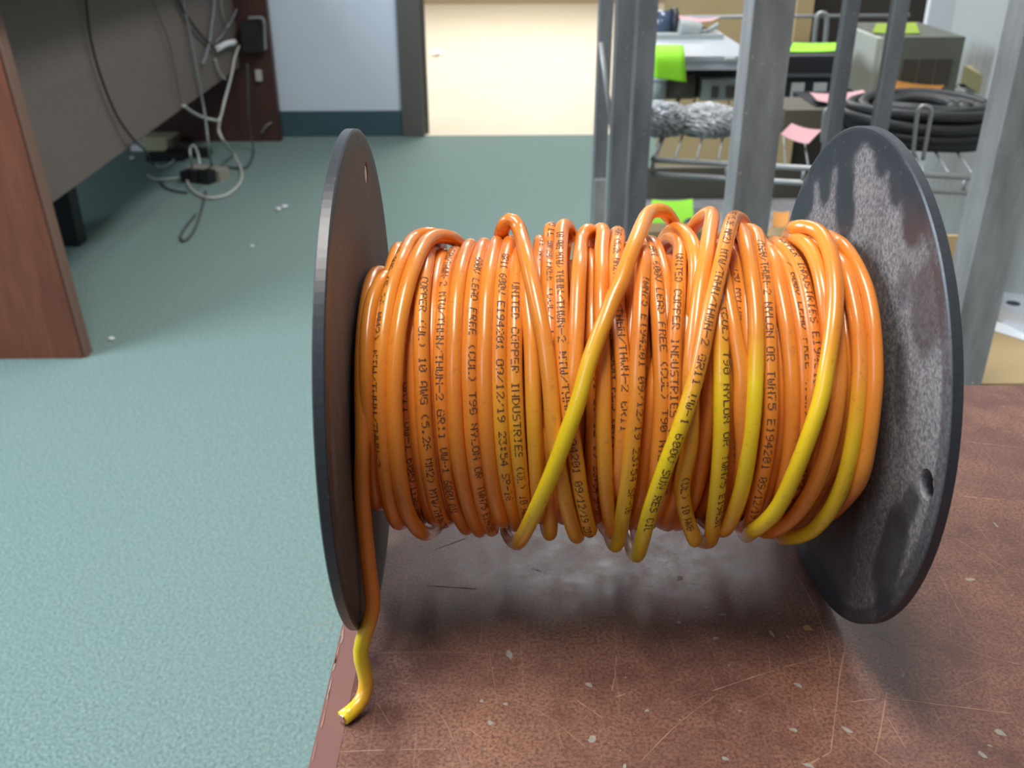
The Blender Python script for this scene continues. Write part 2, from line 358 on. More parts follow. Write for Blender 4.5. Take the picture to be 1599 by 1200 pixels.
for k in range(34):     # worn-through streaks along the edge
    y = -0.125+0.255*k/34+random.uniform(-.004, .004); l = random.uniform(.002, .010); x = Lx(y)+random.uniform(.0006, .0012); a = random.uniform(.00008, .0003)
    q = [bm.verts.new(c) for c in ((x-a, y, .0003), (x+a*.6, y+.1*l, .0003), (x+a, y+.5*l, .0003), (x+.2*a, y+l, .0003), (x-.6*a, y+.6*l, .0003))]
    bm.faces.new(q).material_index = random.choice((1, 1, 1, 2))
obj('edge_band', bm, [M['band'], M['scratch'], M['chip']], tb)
for x in (0.04, 0.41):
    for y in (-0.38, 0.10):
        obj('leg', nb((x-0.02, x+0.02, y-0.02, y+0.02, FL, -0.028)), M['desk'], tb, 0.002)

# ------------------------------------------------------------------ wire spool
R, W, TH, ZC = 0.075, 0.14537, 0.0034, 0.072
sp = thing('wire_spool', 'black plastic spool with dusty round flanges standing on the scratched table', 'spool', (W/2, 0, 0))
def capsule(p, a, b, r):
    d = b-a; t = max(0, min(1, (p-a).dot(d)/max(d.length_squared, 1e-12))); q = (p-(a+d*t)).length
    return max(0.0, min(1.0, (r-q)/(r*0.35)+0.5))
def flange(xin, xout, hole, marks, dust0):
    bm = bmesh.new(); SEG = 160
    s = 1 if xout > xin else -1
    prof = [(xin, r_) for r_ in [0.0015+0.0722*k/56 for k in range(57)]] + [(xin+s*0.0001, 0.0745), (xin+s*0.0005, R), (xout-s*0.0005, R), (xout-s*0.0001, 0.0745)] + [(xout, r_) for r_ in (0.0737, 0.06, 0.04, 0.02, 0.0015)]
    rings = [[bm.verts.new((x, r_*math.cos(2*PI*k/SEG), R+r_*math.sin(2*PI*k/SEG))) for k in range(SEG)] for x, r_ in prof]
    for a, b in zip(rings, rings[1:]):
        for k in range(SEG): bm.faces.new((a[k], a[(k+1) % SEG], b[(k+1) % SEG], b[k]))
    bm.faces.new(rings[0]); bm.faces.new(rings[-1])
    bmesh.ops.recalc_face_normals(bm, faces=bm.faces)
    me = bpy.data.meshes.new('flange'); bm.to_mesh(me); bm.free()
    o = bpy.data.objects.new('flange', me); COL.objects.link(o)
    cb = bmesh.new(); cyl(cb, (min(xin, xout)-0.003, hole[0], hole[1]), (max(xin, xout)+0.003, hole[0], hole[1]), hole[2], 32)
    bmesh.ops.recalc_face_normals(cb, faces=cb.faces)
    cm = bpy.data.meshes.new('cut'); cb.to_mesh(cm); cb.free(); co = bpy.data.objects.new('cut', cm); COL.objects.link(co)
    md = o.modifiers.new('b', 'BOOLEAN'); md.operation = 'DIFFERENCE'; md.object = co; md.solver = 'EXACT'
    bpy.context.view_layer.update()
    new = bpy.data.meshes.new_from_object(o.evaluated_get(bpy.context.evaluated_depsgraph_get()))
    new.name = 'flange'; bpy.data.objects.remove(o); bpy.data.objects.remove(co)
    at_ = new.attributes.new('dust', 'FLOAT', 'POINT')
    for v in new.vertices:
        p = Vector((v.co.y, v.co.z)); rr = math.hypot(v.co.y, v.co.z-R)
        d = dust0 if abs(v.co.x-xin) < 0.0002 else 0.05
        if abs(v.co.x-xin) < 0.0002:
            if rr > 0.0705: d *= 0.35
            for a, b, r_, k_ in marks: d *= 1-k_*capsule(p, a, b, r_)
        at_.data[v.index].value = d
    for v in new.vertices: v.co -= sp.location
    return link('flange', new, M['flange'], sp)
def mk(px, py, qx, qy, r_, k_=0.95):
    a, b = at(px, py, x=W), at(qx, qy, x=W); return (Vector((a.y, a.z)), Vector((b.y, b.z)), r_, k_)
marksR = [mk(1340, 205, 1270, 260, .006), mk(1400, 225, 1360, 205, .005), mk(1290, 245, 1288, 292, .006), mk(1322, 215, 1318, 330, .0075), mk(1318, 300, 1322, 335, .007), mk(1376, 215, 1377, 248, .0052), mk(1397, 235, 1402, 292, .0055),
          mk(1428, 290, 1427, 345, .0072), mk(1245, 330, 1262, 310, .006), mk(1240, 370, 1250, 350, .006), mk(1440, 330, 1447, 350, .003, .6), mk(1450, 462, 1447, 500, .009, .7), mk(1415, 443, 1412, 450, .005, .5),
          mk(1400, 830, 1378, 905, .0072, .85), mk(1425, 780, 1405, 820, .004, .8), mk(1325, 700, 1300, 900, .014, .55), mk(1265, 890, 1300, 945, .008, .7), mk(1378, 950, 1385, 955, .005, .8), mk(1407, 560, 1405, 640, .004, .4)]
h1 = at(572, 270, x=0); h2 = at(1447, 757, x=W)
flange(0.0, -TH, (h1.y, h1.z, 0.0034), [], 0.8)
bm = bmesh.new(); cyl(bm, (-0.002, h1.y, h1.z-.001), (-0.0003, h1.y, h1.z-.001), 0.0031, 24); o = obj('hole_disc', bm, M['white'], sp); o['label'] = 'white disc in the flange hole'  # plain white disc set just inside the left flange's hole
flange(W, W+TH, (h2.y, h2.z, 0.0040), marksR, 0.95)
bm = bmesh.new(); cyl(bm, (0.0002, 0, ZC), (W-0.0002, 0, ZC), 0.030, 48)
obj('core', bm, M['core'], sp)

# ------------------------------------------------------------------ the wire: one length, wound turn after turn (x, angle round the axis, distance from it, bleaching)
STRANDS = [
    ([[1494,130.4,482,0.0],[1377,83.0,482,0.0],[1381,78.0,482,0.0],[1389,66.7,482,0.0],[1394,56.1,482,0.0],[1392,46.4,482,0.0],[1389,36.6,482,0.0],[1386,28.1,482,0.0],[1386,26.9,482,0.0],[1379,15.1,482,0.0],[1376,5.1,482,0.0],[1372,-6.2,482,0.0]], None),
    ([[1355,71.4,475,0.0],[1354,60.3,475,0.0],[1354,49.4,475,0.0],[1354,39.2,475,0.0],[1350,29.6,475,0.05],[1347,26.9,475,0.14],[1343,17.4,475,0.43],[1338,7.4,475,0.72],[1334,-3.7,475,0.78],[1326,-15.7,475,0.81],[1314,-26.3,475,0.83],[1303,-38.4,475,0.84],[1277,-45.9,475,0.85]], None),
    ([[1359,71.0,424,0.0],[1338,43.9,424,0.0],[1330,26.9,424,0.0],[1328,16.0,424,0.0],[1320,4.4,424,0.0],[1315,-5.3,424,0.0]], None),
    ([[1357,134.8,516,0.0],[1259,87.9,516,0.0],[1297,89.2,516,0.0],[1312,81.9,516,0.0],[1311,70.9,516,0.0],[1300,60.1,516,0.0],[1289,52.1,516,0.0],[1270,42.6,516,0.12],[1252,33.8,516,0.44],[1239,27.8,516,0.71],[1243,27.0,516,0.75],[1221,18.4,516,0.92],[1199,9.5,516,0.94],[1177,-0.2,516,0.97],[1159,-10.3,516,0.99],[1137,-19.2,516,0.84],[1108,-24.2,516,0.68],[1201,-83.2,516,0.65]], None),
    ([[1297,52.6,468,0.0],[1301,42.0,468,0.0],[1297,29.7,468,0.0],[1295,27.0,468,0.0],[1288,17.3,468,0.0],[1276,6.0,468,0.0],[1262,-6.1,468,0.0],[1244,-18.1,468,0.0],[1220,-29.9,468,0.0],[1191,-41.0,468,0.0]], None),
    ([[1336,131.6,482,0.0],[1263,87.2,482,0.0],[1279,81.2,482,0.0],[1281,70.5,482,0.0],[1277,58.5,482,0.0],[1279,48.0,455,0.0],[1273,37.6,448,0.0]], None),
    ([[1289,85.5,428,0.0],[1286,70.6,428,0.0],[1278,55.9,428,0.0],[1272,43.8,428,0.0],[1266,32.7,428,0.0]], None),
    ([[1279,130.5,458,0.0],[1220,87.6,458,0.0],[1234,78.1,458,0.0],[1238,66.4,458,0.0],[1236,53.5,458,0.0],[1237,42.5,458,0.0],[1240,32.3,458,0.0],[1231,27.0,458,0.0],[1225,19.6,458,0.0]], ['COPPER INDUSTRIES E194613 09/12/19 23:54 SP-16', 107.6]),
    ([[1183,85.9,448,0.0],[1198,82.7,448,0.0],[1207,70.9,448,0.0],[1207,57.4,448,0.0],[1209,45.7,448,0.0],[1210,35.1,448,0.0],[1210,27.9,448,0.0],[1208,24.5,448,0.0],[1209,14.2,448,0.0],[1203,4.4,448,0.0]], ['/ 600V LEAD FREE (CUL) T90 NYLON OR TWN75', 77.8]),
    ([[1179,82.2,455,0.0],[1169,63.3,455,0.0],[1170,50.9,455,0.0],[1173,40.1,455,0.0],[1177,29.9,455,0.0],[1176,27.1,455,0.0],[1179,14.5,455,0.0],[1181,0.8,455,0.0],[1180,-12.2,455,0.0],[1182,-27.3,455,0.0]], None),
    ([[1203,95.6,421,0.0],[1168,67.6,421,0.0],[1159,53.4,421,0.0],[1156,38.5,421,0.0],[1154,27.1,421,0.0],[1155,13.3,421,0.0],[1154,-1.9,421,0.0],[1154,-18.0,421,0.0],[1155,-29.8,421,0.0]], None),
    ([[1164,108.1,481,0.0],[1183,108.2,476,0.0],[1154,85.0,458,0.0],[1135,66.5,458,0.0],[1125,53.6,458,0.0],[1120,42.6,458,0.0],[1116,30.0,458,0.0],[1118,27.2,458,0.0],[1119,17.2,458,0.0],[1116,6.8,458,0.0],[1113,-4.9,458,0.0],[1109,-15.4,458,0.0],[1122,-33.9,458,0.0]], ['/THHN/THWN-2 NYLON OR TWN75 E194201 09/12/19 23:54', 85.5]),
    ([[1128,104.9,482,0.0],[1114,90.6,482,0.0],[1099,76.6,482,0.0],[1090,63.7,482,0.0],[1085,52.0,482,0.0],[1079,41.7,482,0.11],[1073,32.2,482,0.64],[1070,27.2,482,0.9],[1067,17.9,482,0.9],[1061,8.1,482,0.9],[1059,-0.0,482,0.9],[1055,-11.6,482,0.61],[1047,-23.4,482,0.33],[1044,-32.3,482,0.21]], None),
    ([[1098,90.7,428,0.0],[1092,75.5,428,0.0],[1078,56.1,428,0.0],[1072,44.0,428,0.0],[1061,30.3,428,0.0]], None),
    ([[1021,79.4,468,0.0],[1018,65.4,468,0.0],[1021,57.6,468,0.0],[1026,44.9,468,0.0],[1037,34.8,468,0.0],[1043,28.6,468,0.0],[1035,23.8,468,0.0],[1041,12.9,468,0.0],[1051,6.2,468,0.0],[1055,-1.0,468,0.0]], None),
    ([[1104,108.8,441,0.0],[1064,72.1,421,0.0],[1049,50.4,421,0.0],[1032,33.1,421,0.0],[1027,22.2,421,0.0],[1037,5.1,421,0.0],[1048,-16.2,421,0.0]], ['T90 NYLON OR TWN75 GR11 600V OIL', 87.9]),
    ([[1001,62.9,455,0.0],[987,49.4,482,0.0],[984,39.4,482,0.27],[983,28.6,482,0.71],[981,23.0,482,0.85],[985,13.5,482,0.83],[986,3.4,482,0.82],[990,-8.2,482,0.81],[997,-23.3,482,0.6],[1024,-46.3,482,0.4]], ['(CUL) T90 NYLON OR TWN75 E194201', 50.5]),
    ([[987,63.6,424,0.0],[975,44.3,424,0.0],[966,28.8,424,0.0],[959,16.9,424,0.0],[952,2.3,424,0.0],[948,-15.4,424,0.0],[947,-20.9,424,0.0]], None),
    ([[1196,127.7,516,0.0],[1157,117.0,516,0.0],[1117,107.4,516,0.0],[1064,88.3,516,0.0],[1034,77.6,516,0.0],[1003,66.5,516,0.0],[975,56.6,516,0.0],[949,47.6,516,0.0],[929,38.5,516,0.0],[909,29.8,516,0.21],[899,25.6,516,0.39],[880,19.1,516,0.63],[859,11.6,515,0.83],[839,4.5,514,1.0],[821,-4.4,513,1.0],[806,-15.6,512,1.0],[802,-28.4,512,1.0],[813,-52.8,520,1.0]], ['10 AWG (5.26 MM2) MTW/THHN/THWN-2 GR11 VW-1 600V SUN RES OIL', 107.6]),
    ([[1048,107.1,529,0.0],[1008,88.5,502,0.0],[972,71.8,502,0.0],[942,58.9,502,0.0],[922,48.3,502,0.0],[907,38.9,502,0.0],[897,29.9,502,0.0],[903,16.0,482,0.19],[905,5.7,475,0.35],[893,-5.6,468,0.42],[907,-16.8,468,0.46],[939,-30.0,475,0.48],[964,-37.1,502,0.5]], ['(UL) 10 AWG', -1.8]),
    ([[950,82.8,421,0.0],[919,57.0,421,0.0],[905,38.8,421,0.0],[900,11.2,421,0.0],[899,-8.0,421,0.0],[889,-25.7,421,0.0],[900,-54.6,423,0.0]], ['GR11 VW-1 600V LEAD FREE (CUL)', 109.6]),
    ([[936,132.2,482,0.0],[938,123.7,482,0.0],[938,108.0,483,0.0],[949,100.7,482,0.0],[953,86.6,482,0.0],[951,74.2,482,0.0],[946,67.2,455,0.0],[928,55.5,438,0.0]], None),
    ([[933,92.1,455,0.0],[908,75.5,455,0.0],[893,63.7,455,0.0],[881,54.2,455,0.0],[869,43.1,454,0.0],[863,32.8,454,0.0],[862,25.3,454,0.0],[861,15.2,454,0.0],[856,7.3,454,0.0]], ['UNITED COPPER INDUSTRIES (UL) 10 AWG', 78.7]),
    ([[871,108.8,443,0.0],[871,80.7,420,0.0],[866,64.2,420,0.0],[854,47.6,420,0.0],[811,26.3,417,0.0],[803,16.9,417,0.0],[800,5.2,417,0.0],[798,-12.1,417,0.0],[799,-25.2,417,0.0]], None),
    ([[835,92.2,453,0.0],[838,84.6,453,0.0],[835,71.6,453,0.0],[831,57.4,453,0.0],[830,45.9,453,0.0],[830,35.4,453,0.0],[831,28.9,453,0.0],[831,25.4,453,0.0],[830,12.6,453,0.0],[826,1.6,452,0.0],[828,-7.8,453,0.0]], ['OIL GR1 600V LEAD FREE (CUL) T90 NYLON', 94.1]),
    ([[809,79.1,472,0.0],[790,62.1,470,0.0],[780,53.2,470,0.0],[771,42.6,469,0.0],[765,35.2,468,0.0],[762,28.9,468,0.0],[763,25.5,468,0.0],[756,15.8,468,0.06],[751,5.5,467,0.23],[748,-6.2,467,0.44],[744,-19.3,466,0.75],[757,-49.1,468,0.8],[753,-53.3,493,0.8]], ['TWN75 E194201 09/12/19 23:54 SP-16', 71.0]),
    ([[796,83.4,420,0.0],[775,64.6,418,0.0],[761,51.0,417,0.0],[755,39.2,416,0.0]], None),
    ([[767,108.2,473,0.0],[745,89.9,446,0.0],[730,73.1,445,0.0],[722,58.4,444,0.0],[724,49.2,444,0.0],[728,38.3,445,0.0],[734,29.0,445,0.0],[731,25.4,445,0.0],[730,12.4,445,0.0],[729,1.2,445,0.0],[731,-8.5,445,0.0]], ['10 AWG (5.26 MM2) MTW/THHN/THWN-2 GR11', 108.6]),
    ([[708,76.3,402,0.0],[707,52.2,402,0.0],[709,39.7,402,0.0],[710,27.7,402,0.0],[711,7.0,402,0.0],[721,-14.5,403,0.0]], ['VW-1 600V OIL SUN RES GR11 VW-1 600V', 83.6]),
    ([[970,129.2,523,0.1],[935,116.5,523,0.1],[899,106.9,541,0.1],[880,106.8,544,0.1],[863,107.0,537,0.1],[821,92.1,520,0.1],[777,76.1,517,0.1],[743,65.1,514,0.1],[717,56.2,511,0.1],[715,57.8,511,0.1],[688,49.7,509,0.14],[662,42.7,506,0.32],[636,35.1,504,0.51],[620,29.8,502,0.65],[616,25.5,502,0.74],[593,18.8,500,0.85],[570,10.9,499,0.96],[551,4.1,498,0.98],[525,-5.2,497,0.93],[502,-13.4,497,0.89],[475,-25.4,497,0.47],[458,-34.9,497,0.3],[443,-70.9,497,0.3],[420,-80.0,497,0.39]], None),
    ([[720,108.1,482,0.0],[702,90.3,445,0.0],[686,69.1,444,0.0],[678,55.3,443,0.0],[677,41.1,443,0.0],[677,27.7,443,0.0],[677,14.7,443,0.12],[684,0.7,444,0.2],[697,-16.5,445,0.2],[732,-49.1,448,0.2]], None),
    ([[672,88.3,405,0.0],[659,59.0,404,0.0],[653,42.7,403,0.0],[655,24.9,403,0.0],[656,7.2,404,0.0],[662,-14.2,404,0.0],[684,-42.5,406,0.0]], ['E194201 09/12/19 23:54 SP-16', 49.3]),
    ([[711,129.7,470,0.0],[687,108.1,480,0.0],[669,107.7,498,0.0],[658,108.3,467,0.0],[628,74.6,462,0.0],[616,60.0,461,0.0],[608,48.4,461,0.0],[602,38.0,460,0.0],[596,29.1,460,0.0],[589,22.7,446,0.0],[586,11.9,435,0.0],[593,-3.2,432,0.0]], None),
    ([[622,108.2,476,0.0],[610,107.7,501,0.0],[598,107.6,506,0.0],[585,94.4,459,0.0],[574,75.4,458,0.0],[570,60.4,458,0.0],[568,48.6,458,0.0],[570,38.1,458,0.0],[573,29.1,458,0.0],[575,27.8,458,0.0],[580,20.4,459,0.0],[590,12.8,459,0.0],[606,1.5,460,0.14],[616,-8.3,461,0.39],[634,-20.3,463,0.4],[660,-37.6,465,0.4]], ['10 AWG MTW/THHN/THWN-2 MTW/THHN E194201 09/12/19 23:54 SP-16 COPPER', 107.5]),
    ([[563,107.9,487,0.0],[558,108.0,440,0.0],[542,77.1,440,0.0],[539,62.4,440,0.0],[540,49.8,440,0.0],[544,38.7,440,0.0],[554,22.7,440,0.0],[562,9.4,441,0.0]], ['OIL 600V LEAD FREE (CUL) T90', 108.1]),
    ([[532,108.7,450,0.0],[524,100.4,405,0.0],[517,76.0,405,0.0],[525,59.0,405,0.0],[534,42.8,406,0.0]], ['GR11 VW-1', 108.8]),
    ([[411,127.0,470,0.0],[413,108.1,477,0.0],[420,107.5,513,0.0],[436,107.0,534,0.0],[454,107.2,524,0.0],[465,107.9,490,0.0],[479,81.2,470,0.0],[492,65.9,470,0.0],[507,53.5,470,0.0],[521,42.8,470,0.0],[531,33.0,470,0.0],[535,27.8,470,0.0],[540,18.2,470,0.07],[546,8.2,471,0.19],[562,-2.2,471,0.25],[576,-12.4,472,0.29],[597,-24.7,473,0.33],[626,-41.9,476,0.35]], None),
    ([[528,10.2,399,0.14],[533,0.5,399,0.21],[539,-14.7,399,0.31],[550,-40.4,399,0.4],[552,-54.1,453,0.4]], None),
    ([[471,93.2,422,0.0],[476,72.9,422,0.0],[481,57.4,422,0.0],[488,48.0,422,0.0],[490,36.5,422,0.01],[491,28.0,422,0.1],[493,17.0,422,0.22],[497,5.5,422,0.29],[502,-7.6,422,0.25],[509,-25.1,422,0.21]], None),
    ([[461,109.2,423,0.0],[454,81.2,422,0.0],[447,64.6,422,0.0],[445,51.1,422,0.0],[442,39.4,422,0.0],[442,29.5,422,0.1],[443,25.3,422,0.16],[447,11.5,422,0.33],[455,-4.0,422,0.27],[469,-25.0,422,0.17],[481,-51.0,422,0.15]], ['UNITED COPPER INDUSTRIES (UL) 10 AWG (5.26', 65.3]),
    ([[438,108.7,448,0.0],[418,83.7,422,0.0],[408,64.7,422,0.0],[403,51.1,422,0.0],[401,39.4,422,0.0],[400,29.5,422,0.09],[401,25.4,422,0.13],[405,11.5,422,0.28],[412,-3.9,422,0.22],[426,-19.7,422,0.14],[450,-50.3,422,0.1]], ['GR11 600V E194201 09/12/19 23:54 SP-16', 108.4]),
    ([[398,108.7,446,0.0],[379,82.9,425,0.0],[370,67.4,425,0.0],[365,53.4,425,0.0],[362,39.4,425,0.0],[361,25.4,425,0.0],[367,8.9,425,0.0],[376,-7.0,425,0.0],[391,-24.0,425,0.0],[405,-40.0,425,0.0]], None),
    ([[359,108.9,440,0.0],[338,80.6,425,0.0],[329,64.4,425,0.0],[324,51.0,425,0.0],[322,39.4,425,0.0],[321,29.6,425,0.0],[323,25.5,425,0.0],[327,8.9,425,0.0],[337,-6.9,425,0.0],[351,-23.9,425,0.0],[374,-54.4,438,0.0]], ['600V LEAD FREE (CUL) T90 NYLON OR TWN75 E194201', 91.3]),
    ([[317,108.9,438,0.0],[297,83.1,425,0.0],[288,67.5,425,0.0],[283,53.5,425,0.0],[282,42.2,425,0.0],[280,31.3,425,0.0],[281,25.5,425,0.0],[284,11.9,425,0.0],[293,-3.4,425,0.0],[306,-18.8,425,0.0],[323,-37.5,425,0.0],[338,-54.3,442,0.0]], None),
    ([[271,109.3,415,0.0],[257,87.5,402,0.0],[250,71.2,402,0.0],[247,55.6,402,0.0],[244,43.4,402,0.0],[242,31.6,402,0.0],[244,25.5,402,0.0],[247,13.8,402,0.0],[252,1.3,402,0.0],[259,-13.7,402,0.0],[272,-34.1,402,0.0],[297,-54.5,433,0.0]], ['MTW/THHN/THWN-2 MTW/THHN/THWN-2 GR11 VW-1 600V OIL', 109.6]),
    ([[232,109.5,409,0.0],[221,84.0,385,0.0],[219,65.9,385,0.0],[218,47.5,385,0.0],[222,19.3,385,0.0],[229,-7.7,385,0.0],[241,-35.1,385,0.0]], None),
    ([[195,87.0,422,0.0],[192,68.2,422,0.0],[191,55.2,422,0.0],[191,45.4,422,0.0],[194,34.2,422,0.0],[196,31.0,422,0.0],[197,20.2,422,0.0],[202,6.0,422,0.0],[208,-7.0,422,0.0],[218,-24.2,422,0.0],[231,-40.8,422,0.0]], ['COPPER (UL) 10 AWG (5.26 MM2) MTW/THHN/THWN-2', 74.8]),
    ([[180,60.3,398,0.0],[163,43.6,398,0.0],[162,31.8,398,0.0],[169,19.7,398,0.0],[175,7.6,398,0.0],[183,-9.9,398,0.0],[193,-35.0,398,0.0]], None),
    ([[170,78.9,395,0.0],[155,60.7,395,0.0],[147,43.8,395,0.0],[143,25.6,395,0.0],[144,7.5,395,0.0],[150,-10.3,395,0.0],[154,-31.2,395,0.0]], ['GR11 VW-1 600V LEAD FREE', 31.0]),
    ([[290,131.2,463,0.0],[269,121.4,463,0.0],[251,108.4,464,0.0],[227,108.3,470,0.0],[192,94.0,463,0.0],[170,77.1,463,0.0],[152,63.1,463,0.0],[138,51.0,463,0.0],[130,41.0,463,0.0],[127,29.6,463,0.0],[124,25.9,463,0.0],[126,13.6,463,0.0],[129,0.1,463,0.0],[136,-14.3,463,0.0],[149,-26.8,463,0.0],[172,-37.1,463,0.0],[183,-72.2,463,0.0],[206,-80.1,463,0.0]], None),
    ([[215,108.3,470,0.0],[193,108.1,481,0.0],[152,108.4,463,0.0],[133,82.8,456,0.0],[116,69.8,456,0.0],[103,58.0,456,0.0],[95,46.5,456,0.0],[90,36.2,456,0.0],[89,29.2,456,0.0],[89,18.4,456,0.0],[92,2.5,456,0.0],[95,-13.6,456,0.0],[105,-28.3,456,0.0]], ['10 AWG (5.26 MM2) MTW/THHN/THWN-2', 90.7]),
    ([[101,109.0,430,0.0],[95,87.9,402,0.0],[85,68.0,402,0.0],[76,55.8,402,0.0],[70,43.6,402,0.0],[66,31.8,402,0.0],[66,14.1,402,0.0],[66,-5.4,402,0.0],[68,-22.8,402,0.0]], None),
    ([[81,76.8,415,0.0],[61,68.5,415,0.0],[50,57.3,415,0.0],[47,45.9,415,0.0],[48,31.7,415,0.0],[50,17.5,415,0.0],[53,2.7,415,0.0],[51,-15.5,415,0.0],[51,-24.2,415,0.0]], None),
]
FREE_END = [[35, -435, 765], [27, -450, 673], [25, -460, 576], [27, -470, 475], [32, -488, 378], [39, -500, 308], [36, -515, 263], [16, -530, 218], [-4, -560, 193], [-2, -569, 146], [18, -580, 84], [16, -588, 43], [-4, -630, 24], [-47, -670, 24]]

RW = 0.00222
def base_rho(x):
    t = min(max((x-.05)/.04, 0), 1); return .0422+.0026*t*t*(3-2*t)
def lim(x): return min(max(x, 0.0027), W-0.0027)
path = []; marks_txt = []      # path: (x, theta, rho, fade)
def helix(rho_of, turns_dir, x0, x1):
    n = int(abs(x1-x0)/0.00436*24); out = []
    for k in range(n+1):
        x = x0+(x1-x0)*k/n
        out.append((x+0.0002*math.sin(k*0.9), -15.0*k, rho_of(x)+0.00025*math.sin(k*0.37+2*math.sin(k*.11)), 0.0))
    return out
p = helix(lambda x: base_rho(x)-0.0098, 1, 0.006, lim(1)); path += p
off = path[-1][1]
p = helix(lambda x: base_rho(x)-0.0056, 1, lim(1), 0.013); path += [(x, t+off-20, r, f) for x, t, r, f in p]
def unwind(th, last):
    while th > last: th -= 360
    while th < last-360: th += 360
    return th
last = path[-1]
first = True
for pts, txt in STRANDS:
    P = [(lim(x/1e4), th, r/1e4, f) for x, th, r, f in pts]
    low = lambda x: base_rho(x)-0.0022-(0.006 if x < 0.0095 else 0)
    if P[0][1] < 84: P = [(lim(P[0][0]+0.0006), 98.0, low(P[0][0]), 0.0)] + P
    if P[-1][1] > -42:
        dx = (P[-1][0]-P[-2][0])*0.5; e = P[-1]
        if e[1] > -5: P.append((lim(e[0]+dx), (e[1]-50)*0.5, low(e[0]), e[3]*0.5))
        P.append((lim(e[0]+dx), -58.0, low(e[0])+0.0003, 0.0))
    # round the back from the end of the last turn to the start of this one
    tgt = P[0][1]; sh = 0
    while tgt+sh > last[1]-80: sh -= 360
    tgt += sh; steps = max(3, int((last[1]-tgt)/22))
    for k in range(1, steps):
        t = k/steps; s = t*t*(3-2*t)
        path.append((lim(last[0]+(P[0][0]-last[0])*s), last[1]+(tgt-last[1])*t, (last[2]*(1-s)+P[0][2]*s)+0.0022*math.sin(PI*t)*random.uniform(0.2, 1), 0.0))
    if txt: marks_txt.append((txt[0], len(path), txt[1]+sh))
    path += [(x, th+sh, r, f) for x, th, r, f in P]
    last = path[-1]
t0 = unwind(100, last[1]-60)
n_back = 9
for k in range(1, n_back):
    t = k/n_back; s = t*t*(3-2*t)
    path.append((lim(last[0]+(0.004-last[0])*s), last[1]+(t0-last[1])*t, last[2]*(1-s)+0.0355*s+0.002*math.sin(PI*t), 0.0))
for dth, r in ((0, .0355), (30, .0368), (60, .0392)): path.append((0.0032, t0-dth, r, 0.0))
pts3 = [(Vector((x, -r*math.cos(math.radians(th)), ZC+r*math.sin(math.radians(th)))), f) for x, th, r, f in path]
n_end = len(pts3)
fe_f = (0, 0, 0, 0, 0, 0, .1, .5, .9, .85, .45, .35, .5, .95)
pts3 += [(Vector(q)/1e4, f) for q, f in zip(FREE_END, fe_f)]
# centripetal-style resample
N = len(pts3); fine = []; seg_at = []
for i in range(N-1):
    a, b, c, d = pts3[max(i-1, 0)][0], pts3[i][0], pts3[i+1][0], pts3[min(i+2, N-1)][0]
    l = (c-b).length; seg_at.append(len(fine))
    if l < 1e-5: continue
    m0 = (c-a)*(l/max((c-a).length, 1e-6)); m1 = (d-b)*(l/max((d-b).length, 1e-6))
    n = max(1, int(l/0.0022)) if i > 300 else max(1, int(l/0.005))
    for k in range(n):
        t = k/n; t2, t3 = t*t, t*t*t
        fine.append((b*(2*t3-3*t2+1)+m0*(t3-2*t2+t)+c*(-2*t3+3*t2)+m1*(t3-t2), pts3[i][1]*(1-t)+pts3[i+1][1]*t))
seg_at.append(len(fine)); fine.append(pts3[-1])
# light smoothing of the measured turns
P0 = [q for q, f in fine]
for it in range(4): P0 = [P0[0]] + [(P0[i-1]+P0[i]*2+P0[i+1])/4 for i in range(1, len(P0)-1)] + [P0[-1]]
fine = [(q, f) for q, (_, f) in zip(P0, fine)]
SEG = 12; verts = []; faces = []; fades = []; prev = None; frames = []
for i, (q, f) in enumerate(fine):
    t = (fine[min(i+1, len(fine)-1)][0]-fine[max(i-1, 0)][0]).normalized()
    u = (prev - t*prev.dot(t)) if prev is not None else t.orthogonal()
    u.normalize(); prev = u; v = t.cross(u)
    for k in range(SEG):
        a = 2*PI*k/SEG; verts.append(q + (u*math.cos(a)+v*math.sin(a))*RW); fades.append(f)
    if i:
        b0, b1 = (i-1)*SEG, i*SEG
        for k in range(SEG): faces.append((b0+k, b0+(k+1) % SEG, b1+(k+1) % SEG, b1+k))
faces.append(tuple(range(SEG))[::-1]); faces.append(tuple(range(len(verts)-SEG, len(verts))))
wire_root = thing('electrical_wire', 'orange electrical wire printed with small letters, wound round the black spool', 'wire', (W/2, 0, 0.02))
me = bpy.data.meshes.new('jacket'); me.from_pydata([q-wire_root.location for q in verts], [], faces); me.update()
fa = me.attributes.new('fade', 'FLOAT', 'POINT'); fa.data.foreach_set('value', fades)
link('jacket', me, M['wire'], wire_root, True)
bm = bmesh.new(); e0, e1 = fine[-1][0], fine[-2][0]; dr = (e0-e1).normalized()
cyl(bm, e0-dr*0.0005, e0+dr*0.0005, 0.0013, 14); obj('conductor', bm, M['copper'], wire_root)

FONT = {'0':'3E5149453E','1':'00427F4000','2':'4261514946','3':'2141454B31','4':'1814127F10','5':'2745454539','6':'3C4A494930','7':'0171090503','8':'3649494936','9':'064949291E',':':'0036360000','-':'0808080808','.':'0060600000','/':'2010080402','(':'001C224100',')':'0041221C00','A':'7E1111117E','B':'7F49494936','C':'3E41414122','D':'7F4141221C','E':'7F49494941','F':'7F09090901','G':'3E4149497A','H':'7F0808087F','I':'00417F4100','K':'7F08142241','L':'7F40404040','M':'7F020C027F','N':'7F0408107F','O':'3E4141413E','P':'7F09090906','R':'7F09192946','S':'4649494931','T':'01017F0101','U':'3F4040403F','V':'1F2040201F','W':'3F4038403F','Y':'0708700807',' ':'0000000000'}
